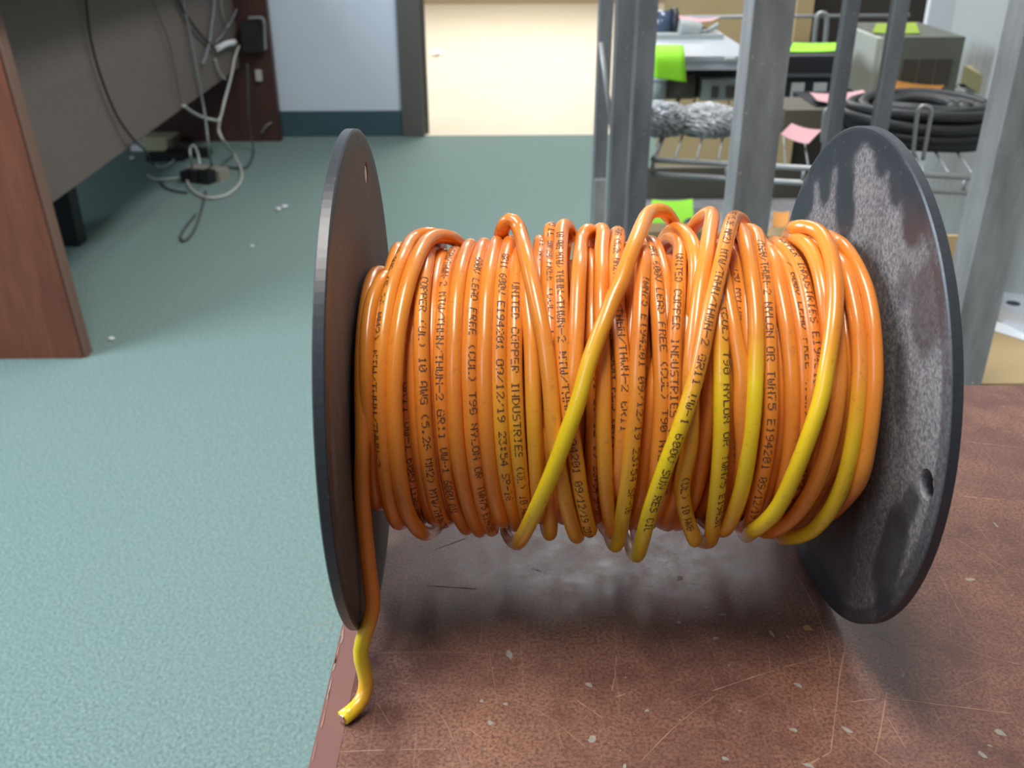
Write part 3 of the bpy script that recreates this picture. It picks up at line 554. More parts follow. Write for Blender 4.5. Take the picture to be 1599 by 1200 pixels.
# inkjet legend: rows of small dots laid on the jacket along its length
lv = []; lf = []
PITCH_C, CW, CH = 0.00205, 0.00029, 0.00031
for n_t, (text, idx, th0) in enumerate(marks_txt):
    i = seg_at[idx]; j = idx
    while j < n_end-1 and path[j][1] > th0: j += 1
    i = seg_at[min(j, len(seg_at)-1)]; i = max(1, i-1)
    skew = (8, 22, -6, 14, 28, 3)[n_t % 6]
    if idx and text == '10 AWG (5.26 MM2) MTW/THHN/THWN-2': skew = -48
    s = 0.0; col = 0; total = len(text)*6
    while i < len(fine)-2 and col < total:
        a, b = fine[i][0], fine[i+1][0]; l = (b-a).length
        while s <= l and col < total:
            ch = FONT.get(text[col//6], '0000000000'); cc = col % 6
            if cc < 5:
                bits = int(ch[cc*2:cc*2+2], 16)
                if bits:
                    q = a.lerp(b, s/l)
                    t = (fine[min(i+2, len(fine)-1)][0]-fine[i-1][0]).normalized()
                    o = Vector((0, q.y, q.z-ZC)); o = (o - t*o.dot(t)).normalized(); sd = o.cross(t)
                    if sd.x < 0: sd = -sd
                    for rw in range(7):
                        if bits >> rw & 1 and random.random() > 0.10:
                            ph = math.radians(skew) + (3-rw)*CH/RW; base = len(lv)
                            for dp, dl in ((-.5, -.5), (.5, -.5), (.5, .5), (-.5, .5)):
                                p_ = ph+dp*CH*1.02/RW
                                lv.append(q + (o*math.cos(p_)+sd*math.sin(p_))*(RW*1.018) + t*dl*PITCH_C/6*1.05)
                            lf.append((base, base+1, base+2, base+3))
            col += 1; s += PITCH_C/6
        s -= l; i += 1
me = bpy.data.meshes.new('lettering'); me.from_pydata([q-wire_root.location for q in lv], [], lf); me.update()
o = link('lettering', me, M['ink'], wire_root); o['label'] = 'dark printed lettering'

# ------------------------------------------------------------------ desk on the left
dn = at(135, 560, z=FL); df = at(445, 214, z=FL)
dk = thing('desk', 'dark red-brown wooden desk at the left with cables hanging from it', 'desk', (dn.x-0.35, 2.8, FL))
e1 = dn.y
def leaned(*b):
    bm = nb(b)
    for v in bm.verts:
        if v.co.z > 0: v.co.x -= 0.034
    return bm
obj('end_panel', leaned(dn.x-0.75, dn.x-0.008, e1, e1+0.036, FL, 0.04), M['desk'], dk, 0.003)
obj('edge_strip', leaned(dn.x-0.008, dn.x, e1+0.004, e1+0.036, FL, 0.04), M['deskedge'], dk)
fy = YW-0.05
obj('end_panel', nb((df.x-0.75, df.x, fy-0.04, fy, FL, 0.04)), M['deskdark'], dk, 0.003)
ma, mb = at(84, 315, z=-0.42), at(350, 122, z=-0.42)
d = (mb-ma).normalized(); y0, y1 = e1+0.04, fy-0.04
xa, xb = ma.x+d.x/d.y*(y0-ma.y), ma.x+d.x/d.y*(y1-ma.y)
bm = bmesh.new()
v = [bm.verts.new(q) for q in ((xa-.02, y0, -.42), (xa, y0, -.42), (xb, y1, -.42), (xb-.02, y1, -.42), (xa-.02, y0, .04), (xa, y0, .04), (xb, y1, .04), (xb-.02, y1, .04))]
for f in ((0, 3, 2, 1), (4, 5, 6, 7), (0, 1, 5, 4), (1, 2, 6, 5), (2, 3, 7, 6), (3, 0, 4, 7)): bm.faces.new([v[i] for i in f])
obj('modesty_panel', bm, M['modesty'], dk)
obj('desk_top', nb((dn.x-0.78, dn.x+0.03, e1-0.03, fy, 0.04, 0.07)), M['desk'], dk, 0.003)
fr = at(128, 382, z=FL)
obj('foot', nb((fr.x-0.16, fr.x, fr.y-0.02, fr.y+0.04, FL, -0.40)), M['black'], dk, 0.003)

# cables under the desk. x: against the panel, f: on the carpet, a number: at that depth
XP = xa + 0.03
def route(seq):
    out = []
    for px, py, how in seq:
        if how == 'x':
            q = at(px, py, x=XP)
            # follow the slight angle of the panel
            for _ in range(4): q = at(px, py, x=xa+d.x/d.y*(q.y-y0)+0.012)
        elif how == 'f': q = at(px, py, z=FL+0.006)
        else: q = at(px, py, y=how)
        out.append(q)
    return out
def cable(name, label, seq, r, material, group=None, plug=None):
    bm = tube(route(seq), r*0.75, 8, 6)
    o = obj(name, bm, material); tag(o, label, 'cable', group); return o
X, Fl = 'x', 'f'
cable('power_cable', 'thin black cable sagging across the grey-brown panel down to the carpet', [(134, -4, X), (140, 50, X), (150, 95, X), (165, 140, X), (185, 185, X), (209, 218, X), (228, 237, 2.75), (239, 257, Fl), (253, 288, Fl), (272, 298, Fl), (292, 301, Fl)], .0045, M['blackcable'])
cable('power_cable', 'faint thin dark cable close against the grey-brown panel, right of the sagging black one', [(236, -4, X), (250, 30, X), (262, 60, X), (272, 105, X), (278, 140, X), (282, 160, X)], .0025, M['dkcable'])
cable('data_cable', 'long straight grey cable hanging from the desk to the power strip', [(284, -4, X), (290, 25, X), (296.5, 55, X), (307.5, 114, X), (319, 174, X), (323, 205, 3.0), (327, 240, 3.02), (332, 262, Fl)], .006, M['greycable'])
cable('power_cable', 'black cable running down right to a white plug on the panel', [(276, -4, X), (283, 10, X), (292, 25, X), (310, 50, X), (325, 66, X), (337, 78, X)], .006, M['blackcable'])
cable('data_cable', 'pale doubled-back cable with a sharp hook low beside the dark end board', [(374, 70, X), (366, 92, X), (361, 119, X), (351, 156, 3.35), (343, 186, 3.3), (332, 187, 3.25), (316, 183, 3.2), (300, 175, 3.1), (287, 165, X)], .007, M['palecable'])
cable('data_cable', 'grey cable hanging straight from the top above the white plug', [(334.5, -4, X), (333, 20, X), (330, 40, X), (328, 60, X), (322, 85, X), (316, 100, X)], .0055, M['greycable'])
cable('data_cable', 'bent grey cable kinked like an elbow above the white plug', [(344, -4, X), (346, 15, X), (350, 32, X), (355, 41, X), (348, 54, X), (337, 66, X)], .0048, M['greycable'])
cable('data_cable', 'grey cable slanting from the top towards the kinked elbow cable', [(376, -4, X), (368, 18, X), (361, 33, X), (355, 42, 3.3)], .0048, M['greycable'])
cable('data_cable', 'short pale cable curving down below the white plug', [(336, 92, X), (340, 107, X), (346, 118, X), (352, 124, X)], .005, M['palecable'])
cable('data_cable', 'pale cable lying in a wide loop on the carpet around the power strip', [(343, 187, 3.22), (341.5, 204, 3.22), (349, 220, 3.2), (365, 242, Fl), (376, 264, Fl), (376, 283, Fl), (363, 299, Fl), (345, 307.5, Fl), (323, 309, Fl), (305, 301, Fl), (294, 288, Fl), (291, 270, Fl)], .0075, M['palecable'])
cable('power_cable', 'dark thin cable making a narrow loop on the carpet in front of the power strip', [(321, 299, Fl), (316, 323, Fl), (308, 349, Fl), (297, 369, Fl), (286, 376, Fl), (282, 369, Fl), (290, 354, Fl), (305, 335, Fl)], .0055, M['dkcable'])
cable('data_cable', 'dark grey cable drooping in front of the dark end board to the carpet', [(386, 100, 3.6), (387, 150, 3.6), (388, 180, 3.6), (391, 208, 3.62), (396, 235, Fl), (391, 253, Fl), (380, 263, Fl), (352, 261, Fl), (332, 265, Fl)], .0055, M['dkcable'])
cable('data_cable', 'short white cable end curled on the carpet below the cream adapter', [(240, 257, Fl), (253, 261, Fl), (268, 254, Fl), (277, 240, Fl), (290, 231, Fl)], .0065, M['palecable'])
cable('data_cable', 'white cable stub lying flattest and nearest the black sagging cable end', [(231, 274, Fl), (243, 280, Fl), (262, 280, Fl), (278, 278, Fl)], .0065, M['palecable'])
cable('power_cable', 'pale cord rising in an arch behind the power strip plugs', [(302, 266, Fl), (298, 248, 3.1), (297, 232, 3.1), (303, 228, 3.1), (309, 240, 3.1), (312, 258, 3.08)], .0055, M['palecable'])
cable('data_cable', 'faint pale cable draped across the dark end board', [(408, 208, 3.74), (416, 196, 3.74), (424, 192, 3.76)], .004, M['greycable'])
q = route([(341, 74, X)])[0]; bm = tube(route([(339, 76, X), (352, 69, X), (366, 66, X)]), .011, 10, 3)
tag(obj('cable_plug', bm, M['white']), 'white cable plug hanging at the end of the black cable', 'plug')
a0, a1 = at(384, 79, y=fy-0.05), at(407, 33, y=fy-0.05)
pa = thing('power_adapter', 'black power adapter on the dark end board by the white wall', 'adapter', (a0.x, a0.y, a0.z))
obj('body', nb((a0.x, a1.x, a0.y-0.045, a0.y+0.01, a0.z, a1.z)), M['black'], pa, 0.006)
obj('cord', tube([at(388, 29, y=fy-0.07), at(400, 28, y=fy-0.07), at(411, 31, y=fy-0.07), at(413, 55, y=fy-0.06), at(414, 78, y=fy-0.06)], .007, 8), M['greycable'], pa)
a0, a1 = at(401, 126, y=fy-0.045), at(408, 109, y=fy-0.045)
tag(obj('cable_clip', nb((a0.x, a1.x, a0.y-0.012, a0.y+0.005, a0.z, a1.z)), M['palecable'], None, 0.002), 'small pale clip on the dark end board under the adapter', 'clip')

# power strips on the carpet
pa, pb = at(291, 279, z=FL), at(344, 285, z=FL); dd = (pb-pa); 
ps = thing('power_strip', 'grey power strip with black plugs inside the pale cable loop', 'power strip', tuple(pa))
bm = bmesh.new(); u = dd.normalized(); vv = Vector((-u.y, u.x, 0)); Lw = dd.length
def obox(bm, o, u, v, l, w_, z0, z1):
    c = [o, o+u*l, o+u*l+v*w_, o+v*w_]
    vs = [bm.verts.new((q.x, q.y, z)) for z in (z0, z1) for q in c]
    for f in ((0, 3, 2, 1), (4, 5, 6, 7), (0, 1, 5, 4), (1, 2, 6, 5), (2, 3, 7, 6), (3, 0, 4, 7)): bm.faces.new([vs[i] for i in f])
obox(bm, pa, u, vv, Lw, 0.06, FL, FL+0.04); obj('body', bm, M['beige'], ps, 0.006)
for k, s in enumerate((0.08, 0.36, 0.66)):
    bm = bmesh.new(); obox(bm, pa+u*(Lw*s)-vv*0.045, u, vv, Lw*0.24, 0.044, FL, FL+0.038+0.004*k); obj('plug', bm, M['black'], ps, 0.006)
pa, pb = at(205, 236, z=FL), at(274, 236, z=FL); dd = pb-pa; u = dd.normalized(); vv = Vector((-u.y, u.x, 0)); Lw = dd.length
ca = thing('power_adapter', 'cream and white adapter lying under the desk by the sagging cable', 'adapter', tuple(pa))
bm = bmesh.new(); obox(bm, pa+u*0.05, u, vv, Lw*0.68, 0.09, FL, FL+0.055); obj('body', bm, M['cream'], ca, 0.012)
bm = bmesh.new(); obox(bm, pa, u, vv, Lw*0.30, 0.10, FL, FL+0.022); obj('cap', bm, M['white'], ca, 0.008)
bm = bmesh.new(); obox(bm, pa+u*(Lw*0.84), u, vv, Lw*0.14, 0.08, FL, FL+0.05); obj('plug', bm, M['brown'], ca, 0.008)
for px, py, w_, lab in ((292, 248, .17, 'black adapter brick lying behind the pale cable arch'), (258, 253, .14, 'dark adapter brick lying in front of the cream adapter')):
    q = at(px, py, z=FL); bm = bmesh.new(); obox(bm, q-Vector((w_/2, 0, 0)), Vector((1, 0.05, 0)).normalized(), Vector((-0.05, 1, 0)).normalized(), w_, 0.06, FL, FL+0.028)
    tag(obj('adapter_brick', bm, M['black'], None, 0.008), lab, 'adapter')
def scrap(px, py, s, label, zf=FL):
    q = at(px, py, z=zf); bm = bmesh.new(); bmesh.ops.create_icosphere(bm, subdivisions=2, radius=s)
    for v in bm.verts: v.co = Vector((v.co.x*random.uniform(.7, 1.4), v.co.y*random.uniform(.7, 1.3), v.co.z*random.uniform(.35, .7)))
    zmin = min(v.co.z for v in bm.verts); bmesh.ops.translate(bm, verts=bm.verts, vec=(q.x, q.y, zf-zmin))
    tag(obj('paper_scrap', bm, M['white']), label, 'paper scrap')
scrap(435, 329, .009, 'left one of two white scraps close together on the open carpet')
scrap(445, 325, .009, 'right one of two white scraps close together on the open carpet')
scrap(174, 531, .006, 'tiny white scrap on the carpet beside the near desk corner')
scrap(207, 249, .010, 'white scrap on the carpet just left of the cream adapter')
scrap(682, 88, .030, 'white scrap on the bright cream floor beyond the doorway', FL)
scrap(394, 386, .005, 'tiny pale speck of paper alone on open carpet right of the dark cable loop')

# ------------------------------------------------------------------ steel posts and shelves behind the table
def angle(bm, x0, x1, y, depth, z0, z1, t=0.0028, left=True):
    """L-section upright: a face towards the table and a flange running back from its left edge"""
    box(bm, x0, x1, y, y+t, z0, z1)
    if left: box(bm, x0, x0+t, y+t, y+depth, z0, z1)
    else: box(bm, x1-t, x1, y+t, y+depth, z0, z1)
fr_ = thing('steel_post_frame', 'galvanized angle-steel frame with two broad posts right behind the table', 'frame', (0.41, 0.66, FL))
bm = bmesh.new(); angle(bm, 0.2685, 0.305, 0.64, 0.040, FL, 0.95); obj('post', bm, M['steel'], fr_)
bm = bmesh.new(); angle(bm, 0.5135, 0.553, 0.64, 0.040, FL, 0.95); obj('post', bm, M['steel'], fr_)
bm = bmesh.new(); angle(bm, 0.270, 0.552, 0.644, 0.034, -0.62, -0.585); obj('rail', bm, M['steel'], fr_)
bm = bmesh.new(); angle(bm, 0.270, 0.552, 0.644, 0.034, 0.80, 0.835); obj('rail', bm, M['steel'], fr_)

SHZ, LOZ = -0.115, -0.37
YF, YB = 1.05, 1.74
rk = thing('wire_shelf_rack', 'steel rack with wire shelves holding electronics, behind the two broad posts', 'shelf', (0.55, 1.4, FL))
def xat(px, y): return at(px, 60, y=y).x
for pl, pr, y, mat_ in ((995, 1025, 0.99, 'steel_dark'), (963, 990, 1.03, 'steel_dark'), (936, 956, 1.10, 'steel_dark')):
    bm = bmesh.new(); angle(bm, xat(pl, y), xat(pr, y), y, 0.034, FL, 0.95); obj('post', bm, M[mat_], rk)
for x0 in (0.473, 0.534):
    bm = bmesh.new(); angle(bm, x0, x0+0.0175, 1.0, 0.018, FL, 0.95, 0.002); obj('post', bm, M['steel_dark'], rk)
bm = bmesh.new(); q0, q1 = at(938, 66, y=1.09), at(956, 205, y=1.085); tube_into(bm, [q0, q1], .0035, 6); obj('brace', bm, M['steel'], rk)
b0 = at(932, 279, y=1.10); 
obj('bracket', nb((b0.x-0.004, b0.x+0.012, 1.09, 1.10, b0.z-0.14, b0.z)), M['steel'], rk, 0.002)
def wire_shelf(name, x0, x1, ya, yb, z, lip=0.02):
    bm = bmesh.new()
    n = int((x1-x0)/0.028)
    for k in range(n+1):
        x = x0+(x1-x0)*k/n; cyl(bm, (x, ya, z-0.002), (x, yb, z-0.002), 0.0016, 6)
    for y in (ya, (ya+yb)/2, yb): cyl(bm, (x0, y, z-0.006), (x1, y, z-0.006), 0.004, 8)
    for y in (ya,): cyl(bm, (x0, y, z-0.006-lip), (x1, y, z-0.006-lip), 0.004, 8)
    for x in (x0, x1): cyl(bm, (x, ya, z-0.006), (x, yb, z-0.006), 0.004, 8)
    for k in range(int((x1-x0)/0.1)+1): cyl(bm, (x0+k*0.1, ya, z-0.006), (x0+k*0.1, ya, z-0.006-lip), 0.003, 6)
    bmesh.ops.rotate(bm, verts=bm.verts, cent=(0.255, YF, z), matrix=Matrix.Rotation(-math.atan2(-wd.x, -wd.y), 3, 'Z'))
    return obj(name, bm, M['zinc'], rk)
wire_shelf('shelf', 0.255, 0.78, YF, YB, SHZ)
wire_shelf('shelf', 0.255, 0.78, YF, YB, LOZ)
bm = bmesh.new(); a, b = at(1062, 27, y=YB), at(1420, 24, y=YB); cyl(bm, a, b, 0.0035, 8); obj('back_rail', bm, M['zinc'], rk)
def loop(pts, r=.0035):
    obj('wire_loop', tube(pts, r, 8, 5), M['zinc'], rk)
loop([at(1270, 78, y=YB-.02), at(1275, 32, y=YB-.02), at(1279, 22, y=YB-.02), at(1288, 22, y=YB-.02), at(1291, 32, y=YB-.02), at(1287, 78, y=YB-.02)], .005)
loop([at(1425, 250, y=YF-.01), at(1431, 190, y=YF-.01), at(1436, 169, y=YF-.01), at(1447, 166, y=YF-.01), at(1454, 174, y=YF-.01), at(1450, 200, y=YF-.01), at(1441, 250, y=YF-.01)], .003)
loop([at(1284, 222, y=YF), at(1287, 180, y=YF), at(1292, 171, y=YF), at(1296, 180, y=YF), at(1292, 222, y=YF)], .003)

# ------------------------------------------------------------------ things on the upper shelf
def bx(l, r, top, bot, z=SHZ, y=None):
    """x0, x1, front y, bottom z, top z of a box whose front face spans these sight lines and stands at height z"""
    q = at((l+r)/2, bot, z=z) if y is None else at((l+r)/2, bot, y=y)
    a, b, t = at(l, bot, y=q.y), at(r, bot, y=q.y), at((l+r)/2, top, y=q.y)
    return a.x, b.x, q.y, q.z, t.z
S_ = SHZ
# silver amplifier, raised on the small parts in front of and under it
x0, x1, y, z0, z1 = bx(1012, 1180, 88, 118, y=1.36)
am = thing('silver_amplifier', 'flat silver electronic unit on the upper shelf left of the broad middle post', 'electronic unit', (x0, y, z0))
obj('case', nb((x0, x1, y, y+0.26, z0+0.012, z1)), M['silver'], am, 0.004)
obj('front_lip', nb((x0, x1, y-0.006, y, z1-0.006, z1+0.001), (x0, x1, y-0.010, y, z0+0.010, z0+0.016)), M['silver'], am, 0.002)
obj('lower_chassis', nb((x0+.004, x1-.004, y+0.10, y+0.25, SHZ, z0+0.012)), M['black'], am)
obj('knob', nb((x1-0.055, x1-0.04, y-0.02, y, z0+0.03, z1-0.004)), M['greyplastic'], am, 0.002)
# lime note over its front edge
n0, n1 = at(1021, 70, z=z1+0.004), at(1067, 70, z=z1+0.004)
n2, n3 = at(1072, 128, y=y-0.03), at(1020, 121, y=y-0.03); e0, e1_ = at(1069, 86, y=y-0.018), at(1021, 86, y=y-0.018)
bm = bmesh.new(); rows = [[n0, n1], [e1_+Vector((0, .004, .004)), e0+Vector((0, .004, .004))], [n3, n2]]
def strip_sheet(bm, rows, thick=0.0006, n=6):
    P = [smooth_path([r[0] for r in rows], n), smooth_path([r[1] for r in rows], n)]
    A = []; B = []
    for a, b in zip(*P):
        A.append([bm.verts.new(a.lerp(b, k/6)) for k in range(7)]); B.append([bm.verts.new(a.lerp(b, k/6)+Vector((0, thick, -thick))) for k in range(7)])
    for i in range(len(A)-1):
        for k in range(6):
            bm.faces.new((A[i][k], A[i][k+1], A[i+1][k+1], A[i+1][k])); bm.faces.new((B[i][k], B[i+1][k], B[i+1][k+1], B[i][k+1]))
        for k in (0, 6): bm.faces.new((A[i][k], A[i+1][k], B[i+1][k], B[i][k]))
    for i in (0, len(A)-1):
        for k in range(6): bm.faces.new((A[i][k], B[i][k], B[i][k+1], A[i][k+1]))
strip_sheet(bm, rows); tag(obj('sticky_note', bm, M['green'], None, 0, True), 'lime green paper note draped over the front of the silver unit', 'note')
# small parts under the amplifier
def simple(name, label, cat, l, r, top, bot, depth, material, z=SHZ, y=None, bevel=0.003):
    x0, x1, yy, z0, z1 = bx(l, r, top, bot, z, y)
    return tag(obj(name, nb((x0, x1, yy, yy+depth, z0, z1)), M[material], None, bevel), label, cat)
x0, x1, y, z0, z1 = bx(1016, 1038, 120, 163); jt = thing('plastic_jar', 'pale grey plastic jar below the lime note on the silver unit', 'jar', ((x0+x1)/2, y+.03, SHZ))
bm = bmesh.new(); cyl(bm, ((x0+x1)/2, y+.03, SHZ), ((x0+x1)/2, y+.03, SHZ+(z1-SHZ)*.8), (x1-x0)/2+.006, 24); obj('body', bm, M['greyplastic'], jt)
bm = bmesh.new(); cyl(bm, ((x0+x1)/2, y+.03, SHZ+(z1-SHZ)*.8), ((x0+x1)/2, y+.03, z1), (x1-x0)/2+.009, 24); obj('lid', bm, M['white'], jt)
x0, x1, y, z0, z1 = bx(1040, 1086, 126, 160); bm = bmesh.new(); cyl(bm, (x0, y+.03, SHZ+.020), (x1, y+.03, SHZ+.020), .020, 24)
tag(obj('motor_can', bm, M['brown']), 'dark brown cylinder lying beside the pale jar under the silver unit', 'motor')
simple('terminal_plug', 'small green plug between the dark cylinder and the grey connector block', 'plug', 1083, 1094, 126, 148, .03, 'jadeplug')
x0, x1, y, z0, z1 = bx(1094, 1150, 125, 157); cb_ = thing('connector_block', 'pale grey connector block with dark sockets under the silver unit', 'connector', (x0, y, SHZ))
obj('housing', nb((x0, x1, y, y+.05, SHZ, z1)), M['greyplastic'], cb_, .003)
for a, b in ((.28, .46), (.68, .92)): obj('socket', nb((x0+(x1-x0)*a, x0+(x1-x0)*b, y-.003, y+.002, SHZ+(z1-SHZ)*.15, SHZ+(z1-SHZ)*.7)), M['brown'], cb_)
# crumpled clear plastic bags along the shelf front
for k, (px, py, sx, sz, lab) in enumerate(((1038, 222, .050, .025, 'crumpled clear plastic bag at the left front of the upper shelf'), (1117, 224, .052, .024, 'crumpled clear plastic bag at the shelf front next to the broad middle post'))):
    q = at(px, py, z=SHZ); bm = bmesh.new(); bmesh.ops.create_icosphere(bm, subdivisions=5, radius=1.0); rr = random.Random(k+3)
    ph = [(rr.uniform(3, 11), rr.uniform(3, 11), rr.uniform(3, 11), rr.uniform(0, 6)) for _ in range(9)]
    for v in bm.verts:
        c = v.co.copy(); s = sum(abs(math.sin(2*a*c.x+2*b*c.y+e*c.z+f)) for a, b, e, f in ph[:5])/5; v.co = c*(0.80+0.30*s)
        v.co = Vector((q.x+v.co.x*sx, q.y+.06+v.co.y*.055, SHZ+sz*.8+v.co.z*sz))
        v.co.z = max(v.co.z, SHZ)
    tag(obj('plastic_bag', bm, M['bag']), lab, 'plastic bag', None)
# at the back: camera lens, tool on pink note
q = at(1030, 56, z=SHZ+0.06); l0, l1 = at(1020, 40, y=1.62), at(1056, 39, y=1.62)
ln = thing('lens_barrel', 'dark cylinder with a black collar lying on the silver unit at the back', 'cylinder', (l0.x, 1.62, l0.z-.03))
bm = bmesh.new(); cyl(bm, l0, l0.lerp(l1, .75), .026, 24); obj('barrel', bm, M['lens'], ln)
bm = bmesh.new(); cyl(bm, l0.lerp(l1, .75), l1, .030, 24); obj('collar', bm, M['black'], ln)
bm = bmesh.new(); sheet(bm, [at(1058, 32, y=1.60), at(1112, 36, y=1.60), at(1125, 30, y=1.70), at(1060, 28, y=1.70)], .0006, 6, .004); tag(obj('sticky_note', bm, M['pink']), 'pink paper note at the back beside the dark cylinder', 'note')
bm = bmesh.new(); tube_into(bm, smooth_path([at(1060, 44, y=1.58), at(1078, 46, y=1.58), at(1092, 50, y=1.58)], 4), .016, 10); tube_into(bm, smooth_path([at(1090, 52, y=1.58), at(1105, 48, y=1.58), at(1122, 38, y=1.58)], 4), .004, 8)
tag(obj('hand_tool', bm, M['greyplastic']), 'grey hand tool with thin dark tip before the pink note at the back', 'tool')
simple('tool_rest', 'thin clear plastic tray under the lens cylinder at the back', 'tray', 1018, 1130, 54, 62, .10, 'greyplastic', y=1.56)
# black unit with a lime note on top
x0, x1, y, z0, z1 = bx(1222, 1318, 88, 166)
bu = thing('black_device', 'black electronic unit with grey sockets right of the broad middle post', 'electronic unit', (x0, y, SHZ))
obj('case', nb((x0, x1, y, y+.16, SHZ, z1)), M['black'], bu, .003)
obj('ridge', nb((x0, x1, y-.006, y, SHZ+(z1-SHZ)*.60, SHZ+(z1-SHZ)*.66)), M['dkcable'], bu, .001)
for a in (.1, .46): obj('socket', nb((x0+(x1-x0)*a, x0+(x1-x0)*(a+.2), y-.005, y+.001, SHZ+(z1-SHZ)*.12, SHZ+(z1-SHZ)*.48)), M['greyplastic'], bu, .001)
bm = bmesh.new(); sheet(bm, [at(1232, 82, z=z1+.001), at(1312, 80, z=z1+.001), at(1308, 68, z=z1+.004), at(1238, 68, z=z1+.004)], .0006, 6, .001)
tag(obj('sticky_note', bm, M['green']), 'lime green paper note on top of the black unit', 'note')
simple('cardboard_strip', 'narrow upright tan board behind the black unit', 'board', 1236, 1261, -60, 86, .02, 'card', y=1.80)
# pink notes near the shelf front
bm = bmesh.new(); sheet(bm, [at(1219, 213, y=1.10), at(1262, 228, y=1.06), at(1283, 206, y=1.09), at(1236, 196, y=1.13)], .0006, 6, .003)
tag(obj('sticky_note', bm, M['pink']), 'pink paper note tilted over the shelf front beside the broad middle post', 'note')
simple('black_box', 'flat black box below the pink note behind the thin post', 'box', 1268, 1372, 166, 205, .12, 'black', bevel=.002)
zb = bx(1268, 1372, 166, 205)[4]
bm = bmesh.new(); sheet(bm, [at(1276, 162, z=zb+.003), at(1368, 163, z=zb+.003), at(1346, 145, z=zb+.006), at(1264, 149, z=zb+.006)], .0006, 6, .004)
tag(obj('sticky_note', bm, M['pink']), 'pink paper note lying in front of the black unit, behind the thin post', 'note')
simple('grey_tray', 'shallow dark grey tray behind the tilted pink note', 'tray', 1222, 1290, 172, 210, .10, 'brown', bevel=.002)
# olive grey power supply case
x0, x1, y, z0, z1 = bx(1366, 1488, 58, 158)
pc = thing('power_supply', 'olive-grey metal case with three dark vents on the right of the shelf', 'power supply', (x0, y, SHZ))
obj('case', nb((x0, x1, y, y+.20, SHZ, z1)), M['olive'], pc, .005)
for k in range(3): obj('vent', nb((x0+(x1-x0)*(.28+.215*k), x0+(x1-x0)*(.455+.215*k), y-.002, y+.003, SHZ+(z1-SHZ)*.25, SHZ+(z1-SHZ)*.66)), M['cabinet'], pc)
obj('side_plate', nb((x0-.012, x0, y+.002, y+.19, SHZ+.004, z1-.002)), M['olivelight'], pc, .002)
bm = bmesh.new(); box(bm, x0+.012, x0+.018, y-.004, y, SHZ+.02, z1-.04); box(bm, x0-.004, x0+.002, y-.004, y, SHZ+.02, z1-.02); obj('trim_strip', bm, M['olivelight'], pc)
bm = bmesh.new(); sheet(bm, [at(1362, 52, z=z1+.001), at(1436, 53, z=z1+.001), at(1430, 36, z=z1+.002), at(1368, 38, z=z1+.002)], .0006, 6, .001)
tag(obj('sticky_note', bm, M['yellowgreen']), 'yellow-green paper note on top of the olive-grey case', 'note')
bm = bmesh.new(); sheet(bm, [at(1396, 151, y=y-.05), at(1456, 152, y=y-.05), at(1474, 136, y=y-.005), at(1396, 128, y=y-.005)], .0006, 6, .003)
tag(obj('sticky_note', bm, M['orange']), 'orange paper note leaning at the foot of the olive-grey case', 'note')
# coil of black cable
q = at(1470, 243, z=SHZ); cr_ = Vector((q.x, q.y+.10, SHZ)); bm = bmesh.new(); rr = random.Random(5)
for k in range(4):
    z = SHZ+.0085+.0125*k; ox, oy = rr.uniform(-.004, .004), rr.uniform(-.004, .004)
    for r0 in (.090, .073, .056, .039):
        r1 = r0+rr.uniform(-.003, .003); ph_ = rr.uniform(0, 6)
        pts = [Vector((cr_.x+ox+math.cos(2*PI*i/40)*r1*1.10, cr_.y+oy+math.sin(2*PI*i/40)*r1, z+.0025*math.sin(4*PI*i/40+ph_))) for i in range(41)]
        tube_into(bm, pts, .0082, 8)
tag(obj('cable_coil', bm, M['blackcable']), 'thick coil of black cable at the right end of the shelf front', 'cable')
a, b = at(1500, 128, z=SHZ), at(1548, 158, z=SHZ); u = (b-a).normalized(); vv = Vector((-u.y, u.x, 0)); vv = vv if vv.x > 0 else -vv
bm = bmesh.new(); obox(bm, a, u, vv, (b-a).length, .012, SHZ, SHZ+.03); tag(obj('manila_folder', bm, M['manila']), 'narrow manila card standing between the cable coil and the ribbed wall', 'folder')

# ------------------------------------------------------------------ things on the lower shelf and behind the rack
simple('brown_board', 'long low brown board at the back of the lower shelf', 'board', 1000, 1250, 262, 312, .02, 'brown', y=at(1100, 311, z=LOZ).y)
a, b = at(1018, 400, z=LOZ), at(1255, 312, z=LOZ)
tag(obj('metal_sheet', nb((a.x, b.x, a.y, b.y, LOZ, LOZ+.003)), M['steel']), 'flat grey metal sheet on the lower shelf under the lime note', 'sheet')
yN = at(1040, 352, z=LOZ+.10).y
bm = bmesh.new(); sheet(bm, [at(1005, 352, z=LOZ+.012), at(1083, 349, z=LOZ+.012), at(1081, 314, z=LOZ+.02), at(1019, 315, z=LOZ+.02)], .0006, 6, .004)
tag(obj('sticky_note', bm, M['green']), 'lime green paper note on the lower shelf just above the coiled wire', 'note')
bm = bmesh.new(); sheet(bm, [at(1205, 356, z=LOZ+.008), at(1230, 356, z=LOZ+.008), at(1233, 332, z=LOZ+.015), at(1208, 332, z=LOZ+.015)], .0006, 6, .003)
tag(obj('sticky_note', bm, M['orange']), 'orange paper note on the lower shelf left of the dusty flange', 'note')
bm = bmesh.new(); sheet(bm, [at(1198, 367, z=LOZ+.008), at(1226, 367, z=LOZ+.008), at(1226, 358, z=LOZ+.01), at(1200, 358, z=LOZ+.01)], .0006, 6, .003)
tag(obj('sticky_note', bm, M['yellowgreen']), 'yellow-green paper note under the small orange note on the lower shelf', 'note')
simple('cardboard_box', 'tan cardboard box low behind the coiled wire on the lower shelf', 'box', 1010, 1110, 362, 395, .05, 'card', z=LOZ+.0035)
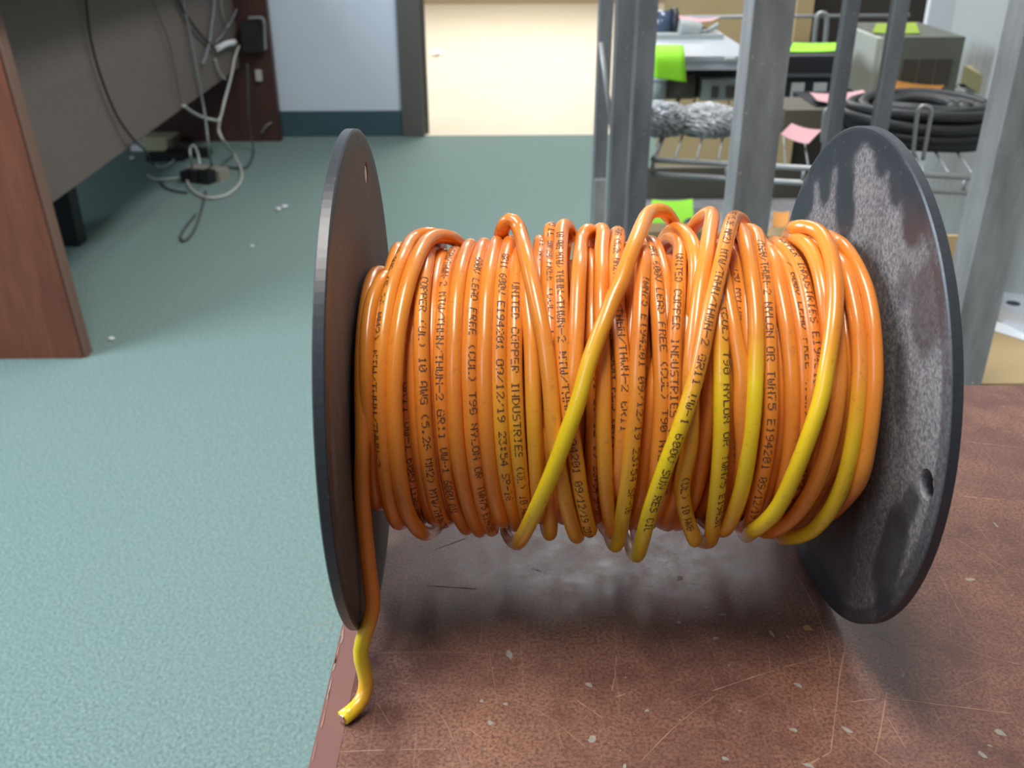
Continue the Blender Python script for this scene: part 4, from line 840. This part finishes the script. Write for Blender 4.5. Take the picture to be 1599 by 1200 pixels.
simple('cardboard_box', 'small tan cardboard box on the lower shelf beside the dusty flange', 'box', 1192, 1240, 369, 395, .05, 'card', z=LOZ+.0035)
bm = bmesh.new(); bmesh.ops.create_icosphere(bm, subdivisions=3, radius=.014); q = at(1078, 352, z=LOZ+.016); bmesh.ops.translate(bm, verts=bm.verts, vec=q)
tag(obj('rubber_knob', bm, M['dkcable']), 'small dark knob beside the lime note on the lower shelf', 'knob')
ct = thing('cardboard_carton', 'tall tan cardboard carton standing on the carpet behind the rack', 'carton', (0.8, 2.62, FL))
a, b = at(1068, 40, y=2.6), at(1262, 40, y=2.6)
obj('box', nb((a.x, b.x, 2.6, 2.95, FL, 0.12)), M['card'], ct, .004)
obj('flap', nb((a.x, b.x, 2.97, 2.975, 0.05, 0.30)), M['card'], ct)
a, b = at(1255, 40, y=2.7), at(1452, 40, y=2.7)
cbn = thing('dark_cabinet', 'dark brown cabinet standing behind the olive-grey case and the rack', 'cabinet', (a.x+.2, 2.85, FL))
obj('body', nb((a.x, b.x, 2.7, 3.1, FL, 0.30)), M['cabinet'], cbn, .004)
obj('top_rail', nb((a.x, b.x, 2.69, 2.70, 0.04, 0.10)), M['greyplastic'], cbn)
a = at(1452, 10, y=2.2); tag(obj('white_board', nb((a.x, a.x+.14, 2.2, 2.22, FL, .5)), M['white']), 'narrow white board upright beside the ribbed wall', 'board')
# by the right post: carton with a steel bracket on it
z_ = at(1585, 540, y=0.86).z
bxz = thing('cardboard_box', 'tan cardboard box low at the right behind the table edge', 'box', (0.58, 0.79, FL))
p_ = at(1590, 585, y=0.72)
obj('box', nb((0.47, 0.69, 0.70, 0.88, FL, -0.29)), M['card'], bxz, .003)
obj('back_panel', nb((0.47, 0.69, 0.882, 0.888, FL, at(1590, 368, y=0.882).z)), M['card'], bxz)
zt = -0.29
c = [at(1556, 507, z=zt+.004), at(1640, 540, z=zt+.004), at(1640, 505, z=zt+.004), at(1560, 495, z=zt+.004)]
bm = bmesh.new(); sheet(bm, [at(1550, 516, z=zt+.001), at(1640, 545, z=zt+.001), at(1640, 525, z=zt+.001), at(1554, 503, z=zt+.001)], .001, 4)
tag(obj('paper_strip', bm, M['white']), 'white paper strip lying on the cardboard box under the steel bracket', 'paper')
br = thing('steel_bracket', 'flat grey steel bracket with a round hole lying on the right cardboard box', 'bracket', tuple(at(1590, 500, z=zt)))
c0 = at(1562, 470, z=zt+.02); bm = bmesh.new()
A = [at(1563, 478, z=zt+.022), at(1660, 525, z=zt+.022), at(1660, 470, z=zt+.022), at(1566, 456, z=zt+.022)]
top = [bm.verts.new(q) for q in A]; botv = [bm.verts.new(q-Vector((0, 0, .020))) for q in A]
bm.faces.new(top); bm.faces.new(botv[::-1])
for k in range(4): bm.faces.new((top[k], botv[k], botv[(k+1) % 4], top[(k+1) % 4]))
obj('plate', bm, M['silver'], br, .002)
q = at(1582, 474, z=zt+.022); bm = bmesh.new(); cyl(bm, q-Vector((0, 0, .004)), q+Vector((0, 0, .0006)), .0085, 20); obj('hole', bm, M['black'], br)
